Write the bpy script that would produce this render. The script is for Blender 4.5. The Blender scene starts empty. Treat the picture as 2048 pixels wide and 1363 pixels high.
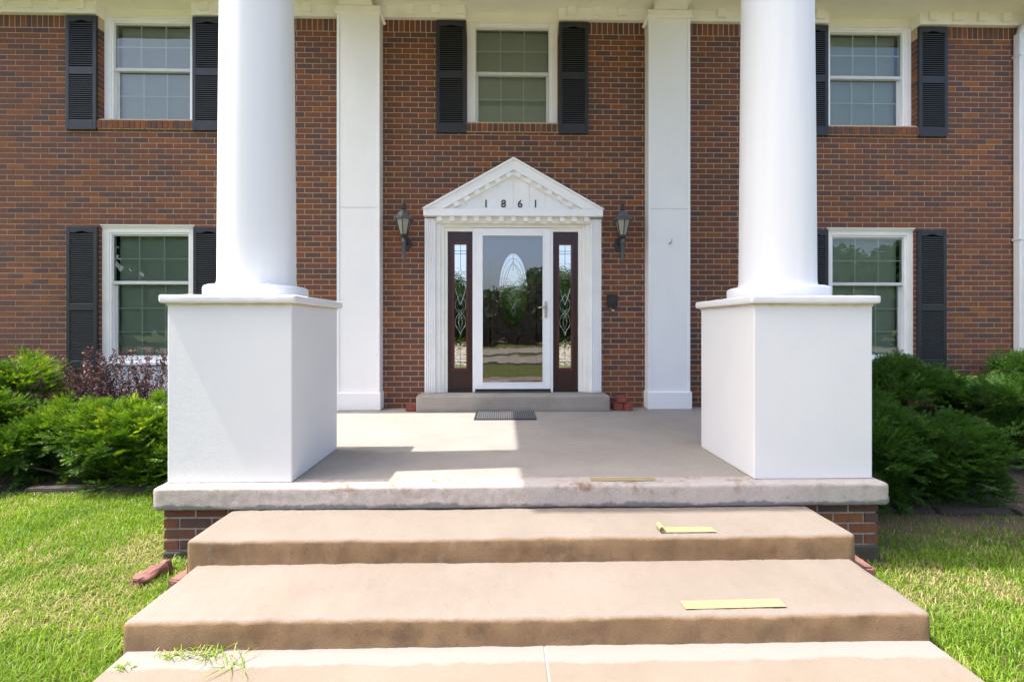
import bpy, bmesh, math, random
import numpy as np
from mathutils import Vector, Matrix, Euler, noise as mnoise

rnd = random.Random(7)
nprng = np.random.default_rng(11)
scene = bpy.context.scene
col = scene.collection
R = math.radians

# ------------------------------------------------------------------ camera, sky, sun, exposure
CAM_Y, CAM_Z = -5.76, 1.45
cam_data = bpy.data.cameras.new('camera')
cam = bpy.data.objects.new('camera', cam_data); col.objects.link(cam)
cam.location = (0, CAM_Y, CAM_Z)
cam.rotation_euler = (R(90), 0, R(-1.13))
cam_data.sensor_width = 36.0
cam_data.lens = 910.0 / 2048.0 * 36.0
cam_data.shift_y = -29.5 / 2048.0
cam_data.clip_start, cam_data.clip_end = 0.05, 3000
scene.camera = cam

SUN = Vector((1.0, 0.062, -2.05)).normalized()
world = bpy.data.worlds.new('World'); scene.world = world; world.use_nodes = True
wn = world.node_tree.nodes; wl = world.node_tree.links
sky = wn.new('ShaderNodeTexSky'); sky.sky_type = 'NISHITA'; sky.sun_disc = False
sky.sun_elevation = math.asin(-SUN.z)
sky.sun_rotation = math.atan2(-SUN.x, -SUN.y)
sky.air_density = 0.8; sky.dust_density = 4.5; sky.ozone_density = 1.0
wn['Background'].inputs['Strength'].default_value = 0.15
wl.new(sky.outputs[0], wn['Background'].inputs['Color'])
sun_data = bpy.data.lights.new('sun', 'SUN'); sun_data.energy = 2.4; sun_data.angle = R(0.6)
sun_data.color = (1.0, 0.95, 0.88)
sun = bpy.data.objects.new('sun', sun_data); col.objects.link(sun)
sun.rotation_euler = SUN.to_track_quat('-Z', 'Y').to_euler(); sun.location = (-10, -6, 20)
vs = scene.view_settings
vs.view_transform = 'Standard'; vs.look = 'None'; vs.gamma = 1.0; vs.use_curve_mapping = False
vs.exposure = 1.72
scene.render.film_transparent = False
scene.cycles.max_bounces = 10; scene.cycles.diffuse_bounces = 5
scene.cycles.transparent_max_bounces = 16

# ------------------------------------------------------------------ mesh helpers
class MB:
    def __init__(s, recalc=True): s.v = []; s.f = []; s.t = []; s.recalc = recalc
    def add(s, vs_, fs_, tone=0.5):
        o = len(s.v); s.v.extend([tuple(p) for p in vs_])
        for f in fs_: s.f.append(tuple(i + o for i in f)); s.t.append(tone)
        return s
    def box(s, x0, x1, y0, y1, z0, z1, tone=0.5):
        return s.add([(x0,y0,z0),(x1,y0,z0),(x1,y1,z0),(x0,y1,z0),(x0,y0,z1),(x1,y0,z1),(x1,y1,z1),(x0,y1,z1)],
              [(0,3,2,1),(4,5,6,7),(0,1,5,4),(1,2,6,5),(2,3,7,6),(3,0,4,7)], tone)
    def prism(s, poly, y0, y1, tone=0.5):          # polygon in x,z (counter-clockwise seen from -y) pushed along y
        n = len(poly)
        vs_ = [(x, y0, z) for x, z in poly] + [(x, y1, z) for x, z in poly]
        fs_ = [tuple(range(n)), tuple(reversed(range(n, 2*n)))]
        for i in range(n):
            j = (i+1) % n; fs_.append((i, i+n, j+n, j))
        return s.add(vs_, fs_, tone)
    def lathe(s, prof, c, n=32, phase=0.0, tone=0.5, cap=True):    # prof: (radius, z)
        vs_ = []; fs_ = []
        for r, z in prof:
            for k in range(n):
                a = 2*math.pi*k/n + phase
                vs_.append((c[0]+r*math.cos(a), c[1]+r*math.sin(a), z))
        for i in range(len(prof)-1):
            for k in range(n):
                k2 = (k+1) % n
                fs_.append((i*n+k, i*n+k2, (i+1)*n+k2, (i+1)*n+k))
        if cap:
            fs_.append(tuple(reversed(range(n)))); fs_.append(tuple(range((len(prof)-1)*n, len(prof)*n)))
        return s.add(vs_, fs_, tone)
    def tube(s, pts, r, n=6, tone=0.5, closed=False):
        pts = [Vector(p) for p in pts]; m = len(pts)
        rr = r if isinstance(r, (list, tuple)) else [r]*m
        vs_ = []; fs_ = []; ref = Vector((0.123, 0.31, 0.94)).normalized()
        for i, p in enumerate(pts):
            if closed: d = pts[(i+1) % m] - pts[i-1]
            else: d = pts[min(i+1, m-1)] - pts[max(i-1, 0)]
            if d.length < 1e-9: d = Vector((0,0,1))
            d.normalize(); u = d.cross(ref)
            if u.length < 1e-3: u = d.cross(Vector((1,0,0)))
            u.normalize(); w = d.cross(u)
            for k in range(n):
                a = 2*math.pi*k/n; vs_.append(p + rr[i]*(math.cos(a)*u + math.sin(a)*w))
        for i in range(m if closed else m-1):
            j = (i+1) % m
            for k in range(n):
                k2 = (k+1) % n; fs_.append((i*n+k, j*n+k, j*n+k2, i*n+k2))
        if not closed:
            fs_.append(tuple(range(n))); fs_.append(tuple(reversed(range((m-1)*n, m*n))))
        return s.add(vs_, fs_, tone)
    def mesh(s, name, mat, smooth=False):
        me = bpy.data.meshes.new(name); me.from_pydata(s.v, [], s.f); me.update()
        at = me.attributes.new('tone', 'FLOAT', 'FACE'); at.data.foreach_set('value', s.t)
        me.materials.append(mat)
        if s.recalc:
            bm = bmesh.new(); bm.from_mesh(me); bmesh.ops.recalc_face_normals(bm, faces=bm.faces); bm.to_mesh(me); bm.free()
        if smooth is True:
            me.polygons.foreach_set('use_smooth', [True]*len(me.polygons))
        return me
    def build(s, name, mat, parent=None, smooth=False, bevel=0.0, seg=2, kind=None, label=None):
        o = link(name, s.mesh(name, mat, smooth is True), parent)
        if bevel:
            b = o.modifiers.new('bevel', 'BEVEL'); b.width = bevel; b.segments = seg; b.limit_method = 'ANGLE'; b.angle_limit = R(40)
            b.harden_normals = False
        if kind: o['kind'] = kind
        if label: o['label'] = label
        return o

def link(name, data, parent=None, loc=None):
    o = bpy.data.objects.new(name, data); col.objects.link(o)
    if parent is not None:
        o.parent = parent
        o.matrix_parent_inverse = Matrix.Translation(-world_loc(parent))
    if loc is not None: o.location = loc
    return o
WL = {}
def world_loc(o):
    return WL.get(o.name, Vector((0,0,0)))
def thing(name, label, cat, loc=(0,0,0), group=None):
    o = bpy.data.objects.new(name, None); col.objects.link(o); o.location = loc
    o.empty_display_size = 0.2; WL[o.name] = Vector(loc)
    return tag(o, label, cat, group)
def tag(o, label, cat, group=None, kind=None):
    o['label'] = label; o['category'] = cat
    if group: o['group'] = group
    if kind: o['kind'] = kind
    return o
def structure(o, label, cat):
    return tag(o, label, cat, kind='structure')
def np_mesh(name, verts, tris, mat, tone=None, smooth=False):
    """verts (N,3) float, tris (M,3) int, tone per triangle"""
    me = bpy.data.meshes.new(name)
    n, m = len(verts), len(tris)
    me.vertices.add(n); me.vertices.foreach_set('co', np.asarray(verts, dtype=np.float32).ravel())
    me.loops.add(m*3); me.loops.foreach_set('vertex_index', np.asarray(tris, dtype=np.int32).ravel())
    me.polygons.add(m); me.polygons.foreach_set('loop_start', np.arange(0, m*3, 3, dtype=np.int32))
    me.update(calc_edges=True)
    if tone is not None:
        at = me.attributes.new('tone', 'FLOAT', 'FACE'); at.data.foreach_set('value', np.asarray(tone, dtype=np.float32))
    me.materials.append(mat); me.validate()
    return me
def fbm(p, sc=1.0, oc=3):
    return mnoise.fractal(Vector(p)*sc, 1.0, 2.0, oc)

# ------------------------------------------------------------------ materials
class NT:
    def __init__(s, name):
        s.m = bpy.data.materials.new(name); s.m.use_nodes = True
        s.n = s.m.node_tree.nodes; s.l = s.m.node_tree.links
        s.b = s.n['Principled BSDF']; s.out = s.n['Material Output']
        s._c = None
    def new(s, t, **kw):
        n = s.n.new(t)
        for k, v in kw.items(): setattr(n, k, v)
        return n
    def coord(s, kind='Object'):
        if s._c is None: s._c = s.new('ShaderNodeTexCoord')
        return s._c.outputs[kind]
    def pos(s):
        if not hasattr(s, '_g'): s._g = s.new('ShaderNodeNewGeometry')
        return s._g.outputs['Position']
    def noise(s, scale, detail=4, rough=0.55, vec=None, stretch=None):
        n = s.new('ShaderNodeTexNoise'); n.inputs['Scale'].default_value = scale
        n.inputs['Detail'].default_value = detail; n.inputs['Roughness'].default_value = rough
        v = vec or s.pos()
        if stretch:
            mp = s.new('ShaderNodeMapping'); mp.inputs['Scale'].default_value = stretch
            s.l.new(v, mp.inputs['Vector']); v = mp.outputs[0]
        s.l.new(v, n.inputs['Vector']); return n.outputs['Fac']
    def ramp(s, fac, stops, interp='LINEAR'):
        n = s.new('ShaderNodeValToRGB'); n.color_ramp.interpolation = interp
        e = n.color_ramp.elements
        while len(e) < len(stops): e.new(0.5)
        for i, (p, c) in enumerate(stops):
            e[i].position = p; e[i].color = (*c, 1) if len(c) == 3 else c
        s.l.new(fac, n.inputs[0]); return n.outputs['Color']
    def mix(s, fac, a, b, mode='MIX'):
        n = s.new('ShaderNodeMix', data_type='RGBA', blend_type=mode)
        for sock, v in ((n.inputs[0], fac), (n.inputs[6], a), (n.inputs[7], b)):
            if hasattr(v, 'links') or hasattr(v, 'is_output'): s.l.new(v, sock)
            elif isinstance(v, (int, float)): sock.default_value = v
            else: sock.default_value = (*v, 1)
        return n.outputs[2]
    def math(s, op, a, b=0.0, clamp=False):
        n = s.new('ShaderNodeMath', operation=op); n.use_clamp = clamp
        for i, v in enumerate((a, b)):
            if hasattr(v, 'is_output'): s.l.new(v, n.inputs[i])
            else: n.inputs[i].default_value = v
        return n.outputs[0]
    def maprange(s, v, a, b, c=0.0, d=1.0):
        n = s.new('ShaderNodeMapRange'); n.inputs[1].default_value = a; n.inputs[2].default_value = b
        n.inputs[3].default_value = c; n.inputs[4].default_value = d; s.l.new(v, n.inputs[0]); return n.outputs[0]
    def sep(s, v=None):
        n = s.new('ShaderNodeSeparateXYZ'); s.l.new(v or s.pos(), n.inputs[0]); return n.outputs
    def attr(s, name='tone'):
        n = s.new('ShaderNodeAttribute'); n.attribute_name = name; return n.outputs['Fac']
    def base(s, c):
        if hasattr(c, 'is_output'): s.l.new(c, s.b.inputs['Base Color'])
        else: s.b.inputs['Base Color'].default_value = (*c, 1)
        return s
    def set(s, rough=0.5, metal=0.0, spec=0.5):
        s.b.inputs['Roughness'].default_value = rough; s.b.inputs['Metallic'].default_value = metal
        s.b.inputs['Specular IOR Level'].default_value = spec; return s
    def bump(s, h, strength=0.3, dist=0.01):
        n = s.new('ShaderNodeBump'); n.inputs['Strength'].default_value = strength; n.inputs['Distance'].default_value = dist
        s.l.new(h, n.inputs['Height']); s.l.new(n.outputs[0], s.b.inputs['Normal']); return n.outputs[0]

def mat_brick(name, bright=1.0):
    t = NT(name); tone = t.attr()
    k = lambda c: tuple(x*bright for x in c)
    shift = t.math('ADD', tone, t.math('MULTIPLY', t.math('SUBTRACT', t.noise(9, 3, 0.6, stretch=(1, 1, 2.2)), 0.5), 0.55), True)
    c = t.ramp(shift, [(0.0, k((0.108,0.066,0.060))), (0.22, k((0.135,0.069,0.056))), (0.45, k((0.166,0.073,0.051))),
                      (0.70, k((0.196,0.079,0.047))), (0.88, k((0.232,0.088,0.043))), (1.0, k((0.262,0.105,0.043)))])
    n1 = t.noise(38, 4, 0.6); n2 = t.noise(160, 2)
    c = t.mix(t.maprange(n1, 0.35, 0.75), c, (0.78,0.76,0.77), 'MULTIPLY')
    c = t.mix(t.maprange(n2, 0.62, 0.72, 0, 0.35), c, (0.05,0.035,0.03))
    t.base(c).set(0.85, spec=0.25); t.bump(t.math('ADD', n2, n1), 0.5, 0.004); return t.m
def mat_plain(name, c, rough=0.5, metal=0.0, var=0.12, sc=6, bump=0.0, bsc=120, spec=0.5):
    t = NT(name); n = t.noise(sc, 5)
    cc = t.mix(t.maprange(n, 0.3, 0.75), tuple(x*(1-var) for x in c), tuple(min(1, x*(1+var*0.4)) for x in c))
    t.base(cc).set(rough, metal, spec)
    if bump: t.bump(t.noise(bsc, 3), bump, 0.004)
    return t.m
def mat_concrete(name, a, b, dark, spots=0.4, fine=260, bump=0.35, extra=None):
    t = NT(name)
    big = t.noise(2.2, 5, 0.6); mid = t.noise(14, 5, 0.65); fi = t.noise(fine, 2)
    c = t.mix(t.maprange(big, 0.32, 0.68), a, b)
    c = t.mix(t.maprange(mid, 0.55, 0.80, 0, spots), c, dark)
    c = t.mix(t.maprange(fi, 0.30, 0.48, 0.38, 0.0), c, tuple(x*0.55 for x in a))
    c = t.mix(t.maprange(fi, 0.60, 0.75, 0.0, 0.30), c, tuple(min(0.85, x*1.35) for x in b))
    if extra: c = extra(t, c)
    t.base(c).set(0.9, spec=0.2)
    t.bump(t.math('ADD', fi, t.math('MULTIPLY', mid, 0.8)), bump, 0.006)
    return t.m

M = {}
M['brick'] = mat_brick('brick_clay')
M['mortar'] = mat_plain('mortar_tan', (0.57,0.435,0.285), 0.95, var=0.15, sc=30, bump=0.4, spec=0.1)
M['mortar_grey'] = mat_plain('mortar_grey', (0.40,0.35,0.30), 0.95, var=0.3, sc=30, bump=0.4, spec=0.1)
M['trim'] = mat_plain('trim_paint', (0.90,0.88,0.81), 0.45, var=0.07, sc=5)
M['trim_white'] = mat_plain('trim_white_vinyl', (0.90,0.90,0.895), 0.35, var=0.05, sc=5)
M['ceiling_paint'] = mat_plain('ceiling_paint', (0.90,0.88,0.78), 0.6, var=0.06, sc=3)
M['sash'] = mat_plain('sash_grey_white', (0.62,0.63,0.62), 0.4, var=0.08, sc=8)
def stucco(k):
    t = NT('stucco_white'); n = t.noise(2.0, 4); m = t.noise(90, 4, 0.6); w = t.noise(9, 4, 0.6, stretch=(1,1,0.15))
    c = t.mix(t.maprange(n, 0.3, 0.7), tuple(k*x for x in (0.80,0.80,0.80)), tuple(k*x for x in (0.84,0.835,0.82)))
    c = t.mix(t.maprange(w, 0.58, 0.85, 0, 0.35), c, (0.72,0.72,0.71))
    t.base(c).set(0.75, spec=0.3); t.bump(t.math('ADD', m, t.math('MULTIPLY', t.noise(25, 3), 0.9)), 0.18, 0.006); return t.m
M['stucco'] = stucco(0.93)
M['pilaster'] = stucco(1.06)  # brighter copy of the pedestal stucco, light painted into its colour
def column_paint():
    t = NT('column_paint'); w = t.noise(7, 4, 0.55, stretch=(1,1,0.06)); m = t.noise(60, 3)
    c = t.mix(t.maprange(w, 0.4, 0.75), (0.83,0.83,0.825), (0.76,0.765,0.775))
    t.base(c).set(0.55, spec=0.35); t.bump(t.math('ADD', m, t.math('MULTIPLY', w, 2.0)), 0.18, 0.006); return t.m
M['column'] = column_paint()
M['shutter'] = mat_plain('shutter_black', (0.018,0.021,0.026), 0.5, var=0.25, sc=12, spec=0.5)
M['slat'] = mat_plain('slat_black_glare', (0.042,0.045,0.047), 0.5, var=0.2, sc=12)  # lighter than the shutter frame: glare on the louvres painted in
M['caulk'] = mat_plain('aged_caulk', (0.74,0.68,0.50), 0.6, var=0.25, sc=14)
M['wood'] = mat_plain('mahogany', (0.042,0.012,0.011), 0.32, var=0.4, sc=20, spec=0.5)
M['wood_edge'] = mat_plain('mahogany_moulding', (0.085,0.018,0.013), 0.3, var=0.3, sc=20)
M['dark'] = mat_plain('dark_seal', (0.012,0.012,0.013), 0.6)
M['louvre_shade'] = mat_plain('louvre_shade_black', (0.005,0.005,0.006), 0.8, spec=0.1)  # sheet behind the slats, painted shade of the louvre gaps
M['interior'] = mat_plain('interior_dark', (0.06,0.055,0.05), 0.9)
M['blind'] = mat_plain('blind_white', (0.62,0.63,0.58), 0.6, var=0.06)
M['came'] = mat_plain('lead_came', (0.09,0.095,0.10), 0.35, metal=0.6)
M['came_light'] = mat_plain('bright_came', (0.55,0.56,0.55), 0.25, metal=0.8)
M['nickel'] = mat_plain('satin_nickel', (0.58,0.54,0.46), 0.3, metal=0.9, var=0.1)
M['iron'] = mat_plain('lantern_iron', (0.035,0.037,0.040), 0.45, var=0.3, sc=40, bump=0.2)
M['pewter'] = mat_plain('lantern_pewter', (0.10,0.105,0.115), 0.42, var=0.3, sc=40)
M['rubber'] = mat_plain('mat_rubber', (0.018,0.018,0.019), 0.75, bump=0.3)
M['rubber_rib'] = mat_plain('mat_rib_glare', (0.24,0.24,0.24), 0.8)  # same black rubber, sun glare painted in as grey
M['tape'] = mat_plain('tape_yellow', (0.38,0.315,0.155), 0.5, var=0.15, sc=12)
M['tape_back'] = mat_plain('tape_backing', (0.78,0.74,0.60), 0.5)
M['red_brick'] = mat_plain('red_paver', (0.28,0.075,0.05), 0.9, var=0.3, sc=25, bump=0.5)
M['red_stone'] = mat_plain('red_sandstone', (0.24,0.11,0.09), 0.9, var=0.35, sc=18, bump=0.7, bsc=60)
M['edging'] = mat_plain('edging_concrete', (0.065,0.054,0.044), 0.95, var=0.4, sc=10, bump=0.6, bsc=60)  # soil-brown concrete, darkened further with painted bush shade
M['soil'] = mat_plain('mulch_soil', (0.060,0.043,0.030), 1.0, var=0.5, sc=40, bump=1.0, bsc=50)
M['bark'] = mat_plain('bark', (0.075,0.055,0.04), 0.95, var=0.4, sc=12, bump=0.8, bsc=30)
M['stem'] = mat_plain('twig', (0.10,0.06,0.045), 0.9)
M['roof'] = mat_plain('shingle_grey', (0.09,0.085,0.08), 0.95, var=0.3, sc=4)
M['black_plastic'] = mat_plain('black_plastic', (0.015,0.015,0.018), 0.4)
M['downspout'] = mat_plain('downspout_white', (0.76,0.77,0.78), 0.4, var=0.05)
M['asphalt'] = mat_plain('drive_concrete', (0.27,0.235,0.20), 0.95, var=0.15, sc=2)

def porch_extra(t, c):
    n = t.noise(75, 2, 0.5); n2 = t.noise(1.7, 3)
    c = t.mix(t.maprange(n, 0.715, 0.73, 0, 0.8), c, (0.62,0.61,0.60))     # old paint splashes
    return t.mix(t.maprange(n2, 0.55, 0.8, 0, 0.35), c, (0.28,0.245,0.21))
M['joint'] = mat_plain('joint_mortar', (0.30,0.28,0.255), 0.95, var=0.2, sc=20)
M['porch'] = mat_concrete('porch_concrete', (0.305,0.277,0.246), (0.36,0.328,0.293), (0.245,0.21,0.174), 0.45, extra=porch_extra)
def edge_extra(t, c):
    s = t.sep(); z = s[2]
    n = t.noise(11, 5, 0.7); n2 = t.noise(4.5, 4, 0.6)
    fr = t.maprange(t.math('ADD', z, t.math('MULTIPLY', t.math('ADD', n, t.math('MULTIPLY', n2, 1.6)), -0.055)), 0.222, 0.236, 1.0, 0.0)    # grey mortar smear along the foot of the slab
    c = t.mix(t.math('MULTIPLY', fr, 0.9), c, (0.20,0.198,0.195))
    rust = t.math('MULTIPLY', t.maprange(n2, 0.50, 0.64, 0, 0.8), t.maprange(z, 0.33, 0.40))
    c = t.mix(t.math('MULTIPLY', rust, t.maprange(n, 0.45, 0.6)), c, (0.22,0.13,0.06))
    c = t.mix(t.maprange(t.noise(26, 5, 0.75), 0.60, 0.70, 0, 0.6), c, (0.56,0.53,0.50))
    return t.mix(t.maprange(t.noise(17, 5, 0.75), 0.62, 0.72, 0, 0.6), c, (0.22,0.19,0.165))
M['slab_edge'] = mat_concrete('slab_edge_concrete', (0.44,0.385,0.345), (0.52,0.465,0.42), (0.33,0.27,0.215), 0.5, fine=160, bump=0.45, extra=edge_extra)
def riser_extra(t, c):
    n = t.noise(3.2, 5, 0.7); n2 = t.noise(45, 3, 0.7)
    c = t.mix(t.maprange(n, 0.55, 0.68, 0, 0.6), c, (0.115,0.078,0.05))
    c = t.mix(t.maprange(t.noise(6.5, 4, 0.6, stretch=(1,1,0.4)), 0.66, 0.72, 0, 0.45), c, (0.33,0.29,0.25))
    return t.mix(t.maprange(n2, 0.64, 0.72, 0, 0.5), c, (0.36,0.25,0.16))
def step_extra(t, c):
    n = t.noise(5, 5, 0.7, stretch=(1, 1, 2.5))
    return t.mix(t.maprange(n, 0.60, 0.80, 0, 0.35), c, (0.30,0.22,0.15))
M['step'] = mat_concrete('step_concrete', (0.220,0.184,0.151), (0.250,0.212,0.178), (0.172,0.140,0.112), 0.35, extra=step_extra)
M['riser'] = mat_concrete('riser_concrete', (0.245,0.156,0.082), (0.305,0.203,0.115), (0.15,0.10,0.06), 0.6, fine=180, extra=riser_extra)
M['doorstep'] = mat_concrete('doorstep_concrete', (0.30,0.27,0.23), (0.40,0.36,0.31), (0.20,0.17,0.13), 0.6)
def walk_extra(t, c):
    s = t.sep(); n = t.noise(3.5, 5, 0.65)
    band = t.maprange(t.math('ADD', s[1], t.math('MULTIPLY', n, -0.10)), -3.865, -3.850, 0.0, 0.85)   # pale strip of patching mortar at the foot of the steps
    return t.mix(band, c, (0.262,0.246,0.226))
M['walk'] = mat_concrete('walkway_concrete', (0.218,0.176,0.136), (0.245,0.206,0.166), (0.175,0.135,0.10), 0.35, extra=walk_extra)

def mat_lawn():
    t = NT('lawn_ground'); n = t.noise(1.3, 5, 0.6); n2 = t.noise(60, 4, 0.7)
    c = t.mix(t.maprange(n, 0.35, 0.65), (0.075,0.115,0.022), (0.12,0.135,0.035))
    c = t.mix(t.maprange(n2, 0.45, 0.62, 0, 0.7), c, (0.11,0.085,0.045))
    s = t.sep(); w = t.math('MULTIPLY', t.math('SUBTRACT', t.noise(2.5, 4), 0.5), 0.9)
    bare = t.math('MULTIPLY', t.maprange(t.math('ADD', s[1], w), -2.85, -2.55), t.maprange(s[0], 2.2, 2.5))      # worn bare earth beside the right shrubs
    c = t.mix(bare, c, t.mix(n2, (0.10,0.078,0.055), (0.16,0.125,0.09)))
    t.base(c).set(1.0, spec=0.05); t.bump(n2, 1.0, 0.02); return t.m
M['lawn'] = mat_lawn()
def mat_leaf(name, stops, rough=0.5, trans=0.35, gain=1.5):
    t = NT(name); c = t.ramp(t.attr(), stops)
    c = t.mix(t.maprange(t.noise(30, 2), 0.3, 0.7, 0, 0.3), c, tuple(x*0.6 for x in stops[len(stops)//2][1]))
    t.base(c).set(rough, spec=0.3)
    tr = t.new('ShaderNodeBsdfTranslucent'); br = t.mix(1.0, c, (gain, gain, gain*0.6), 'MULTIPLY'); t.l.new(br, tr.inputs[0])
    mx = t.new('ShaderNodeMixShader'); mx.inputs[0].default_value = trans
    t.l.new(t.b.outputs[0], mx.inputs[1]); t.l.new(tr.outputs[0], mx.inputs[2]); t.l.new(mx.outputs[0], t.out.inputs[0]); return t.m
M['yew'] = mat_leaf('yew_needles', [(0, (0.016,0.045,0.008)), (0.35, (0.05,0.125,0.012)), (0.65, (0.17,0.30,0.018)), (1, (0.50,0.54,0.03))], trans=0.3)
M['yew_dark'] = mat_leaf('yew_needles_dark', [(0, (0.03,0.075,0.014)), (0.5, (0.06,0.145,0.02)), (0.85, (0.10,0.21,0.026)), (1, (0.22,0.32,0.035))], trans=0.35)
M['box'] = mat_leaf('boxwood_leaves', [(0, (0.04,0.10,0.012)), (0.5, (0.10,0.22,0.02)), (1, (0.26,0.36,0.03))])
M['barberry'] = mat_leaf('barberry_leaves', [(0, (0.04,0.024,0.032)), (0.5, (0.105,0.058,0.070)), (0.8, (0.19,0.11,0.115)), (1, (0.34,0.07,0.05))], trans=0.15)
M['grass'] = mat_leaf('grass_blades', [(0, (0.08,0.17,0.015)), (0.45, (0.19,0.33,0.02)), (0.72, (0.31,0.42,0.035)), (0.80, (0.36,0.32,0.13)), (1, (0.50,0.41,0.22))], rough=0.45, trans=0.35)
M['tree'] = mat_leaf('tree_leaves', [(0, (0.02,0.05,0.010)), (0.5, (0.04,0.09,0.016)), (1, (0.07,0.135,0.024))])

def mat_glass(name, base, tint=(0.85,0.9,0.88), wob=0.004, wsc=3.0, gl=(1,1,1)):
    t = NT(name); t.n.remove(t.b)
    tr = t.new('ShaderNodeBsdfTransparent'); tr.inputs[0].default_value = (*tint, 1)
    g = t.new('ShaderNodeBsdfGlossy'); g.inputs['Roughness'].default_value = 0.0; g.inputs[0].default_value = (*gl, 1)
    fr = t.new('ShaderNodeFresnel'); fr.inputs[0].default_value = 1.5
    bp = t.new('ShaderNodeBump'); bp.inputs['Strength'].default_value = 1.0; bp.inputs['Distance'].default_value = wob
    t.l.new(t.noise(wsc, 2), bp.inputs['Height']); t.l.new(bp.outputs[0], g.inputs['Normal'])
    fac = t.math('ADD', t.math('MULTIPLY', fr.outputs[0], 1.0-base), base, True)
    mx = t.new('ShaderNodeMixShader'); t.l.new(fac, mx.inputs[0]); t.l.new(tr.outputs[0], mx.inputs[1]); t.l.new(g.outputs[0], mx.inputs[2])
    t.l.new(mx.outputs[0], t.out.inputs[0]); return t.m
M['window_glass'] = mat_glass('window_glass', 0.055, (0.66,0.74,0.66), 0.0008)
M['storm_glass'] = mat_glass('storm_glass', 0.15, (0.85,0.85,0.85), 0.0016, 2.2)
M['leaded_glass'] = mat_glass('leaded_glass', 0.62, (0.7,0.75,0.72), 0.0004, 30)
def frosted():
    t = NT('lantern_glass'); t.base((0.42,0.41,0.34)).set(0.35, spec=0.5); t.b.inputs['Transmission Weight'].default_value = 0.25
    n = t.noise(60, 3); t.bump(n, 0.3, 0.01); return t.m
M['lantern_glass'] = frosted()

# ------------------------------------------------------------------ swept concrete shapes
def offset_prof(prof, d):
    n = len(prof); out = []
    for i in range(n):
        a = Vector(prof[i-1]); b = Vector(prof[i]); c = Vector(prof[(i+1) % n])
        e1 = (b-a).normalized(); e2 = (c-b).normalized()
        n1 = Vector((-e1.y, e1.x)); n2 = Vector((-e2.y, e2.x)); nn = (n1+n2)
        if nn.length < 1e-6: nn = n1
        nn.normalize(); k = max(0.5, nn.dot(n1)); out.append(b + nn*(d/k))
    return out
def rounded(y0, y1, z0, z1, rf=0.02, rb=0.002, seg=4, rlow=0.008, fine=0.05):
    """counter-clockwise y,z profile: front = y0 side with rounded nosing"""
    def arc(cy, cz, r, a0, a1, n):
        return [(cy + r*math.cos(R(a0+(a1-a0)*i/n)), cz + r*math.sin(R(a0+(a1-a0)*i/n))) for i in range(n+1)]
    p = arc(y0+rlow, z0+rlow, rlow, 270, 180, 2)[::1]
    p = p[::1]
    # go up the front face, over the top, down the back (clockwise) then reverse
    nz = max(1, int((z1-z0-rf-rlow)/fine)); ny = max(1, int((y1-y0-rf-rb)/fine/2))
    pts = p[:]
    for i in range(1, nz): pts.append((y0, z0+rlow+(z1-rf-z0-rlow)*i/nz))
    pts += arc(y0+rf, z1-rf, rf, 180, 90, seg)
    for i in range(1, ny): pts.append((y0+rf+(y1-rb-y0-rf)*i/ny, z1))
    pts += arc(y1-rb, z1-rb, rb, 90, 0, 1)
    pts.append((y1, z0))
    return pts[::-1]
def sweep_x(mb, prof, x0, x1, step=0.05, er=0.03, amp=0.003, nsc=9.0, seed=0.0, faceback=True):
    xs = []
    for i in range(5): xs.append((x0 + er*(1-math.cos(R(90*i/5))), er*(1-math.sin(R(90*i/5)))))
    n = max(2, int((x1-x0-2*er)/step))
    for i in range(n+1): xs.append((x0+er+(x1-x0-2*er)*i/n, 0.0))
    for i in range(4, -1, -1): xs.append((x1 - er*(1-math.cos(R(90*i/5))), er*(1-math.sin(R(90*i/5)))))
    cache = {}
    vs_ = []; m = len(prof)
    for x, ins in xs:
        key = round(ins, 5)
        if key not in cache: cache[key] = offset_prof(prof, ins) if ins > 1e-6 else [Vector(p) for p in prof]
        for q in cache[key]:
            d = amp*mnoise.noise(Vector((x*nsc, q.x*nsc+seed, q.y*nsc))) + amp*0.6*mnoise.noise(Vector((x*nsc*4, q.x*nsc*4+seed, q.y*nsc*4)))
            dz = amp*mnoise.noise(Vector((x*1.3+seed, 5.0, q.x)))
            vs_.append((x, q.x + d, q.y + d*0.7 + dz))
    fs_ = []
    for i in range(len(xs)-1):
        for k in range(m):
            k2 = (k+1) % m; fs_.append((i*m+k, i*m+k2, (i+1)*m+k2, (i+1)*m+k))
    fs_.append(tuple(reversed(range(m)))); fs_.append(tuple(range((len(xs)-1)*m, len(xs)*m)))
    mb.add(vs_, fs_); return mb

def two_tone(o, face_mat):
    """riser and end faces get their own browner material"""
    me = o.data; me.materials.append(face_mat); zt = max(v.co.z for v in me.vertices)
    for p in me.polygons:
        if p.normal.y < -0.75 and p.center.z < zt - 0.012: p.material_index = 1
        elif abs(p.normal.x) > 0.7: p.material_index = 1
    return o
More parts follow.
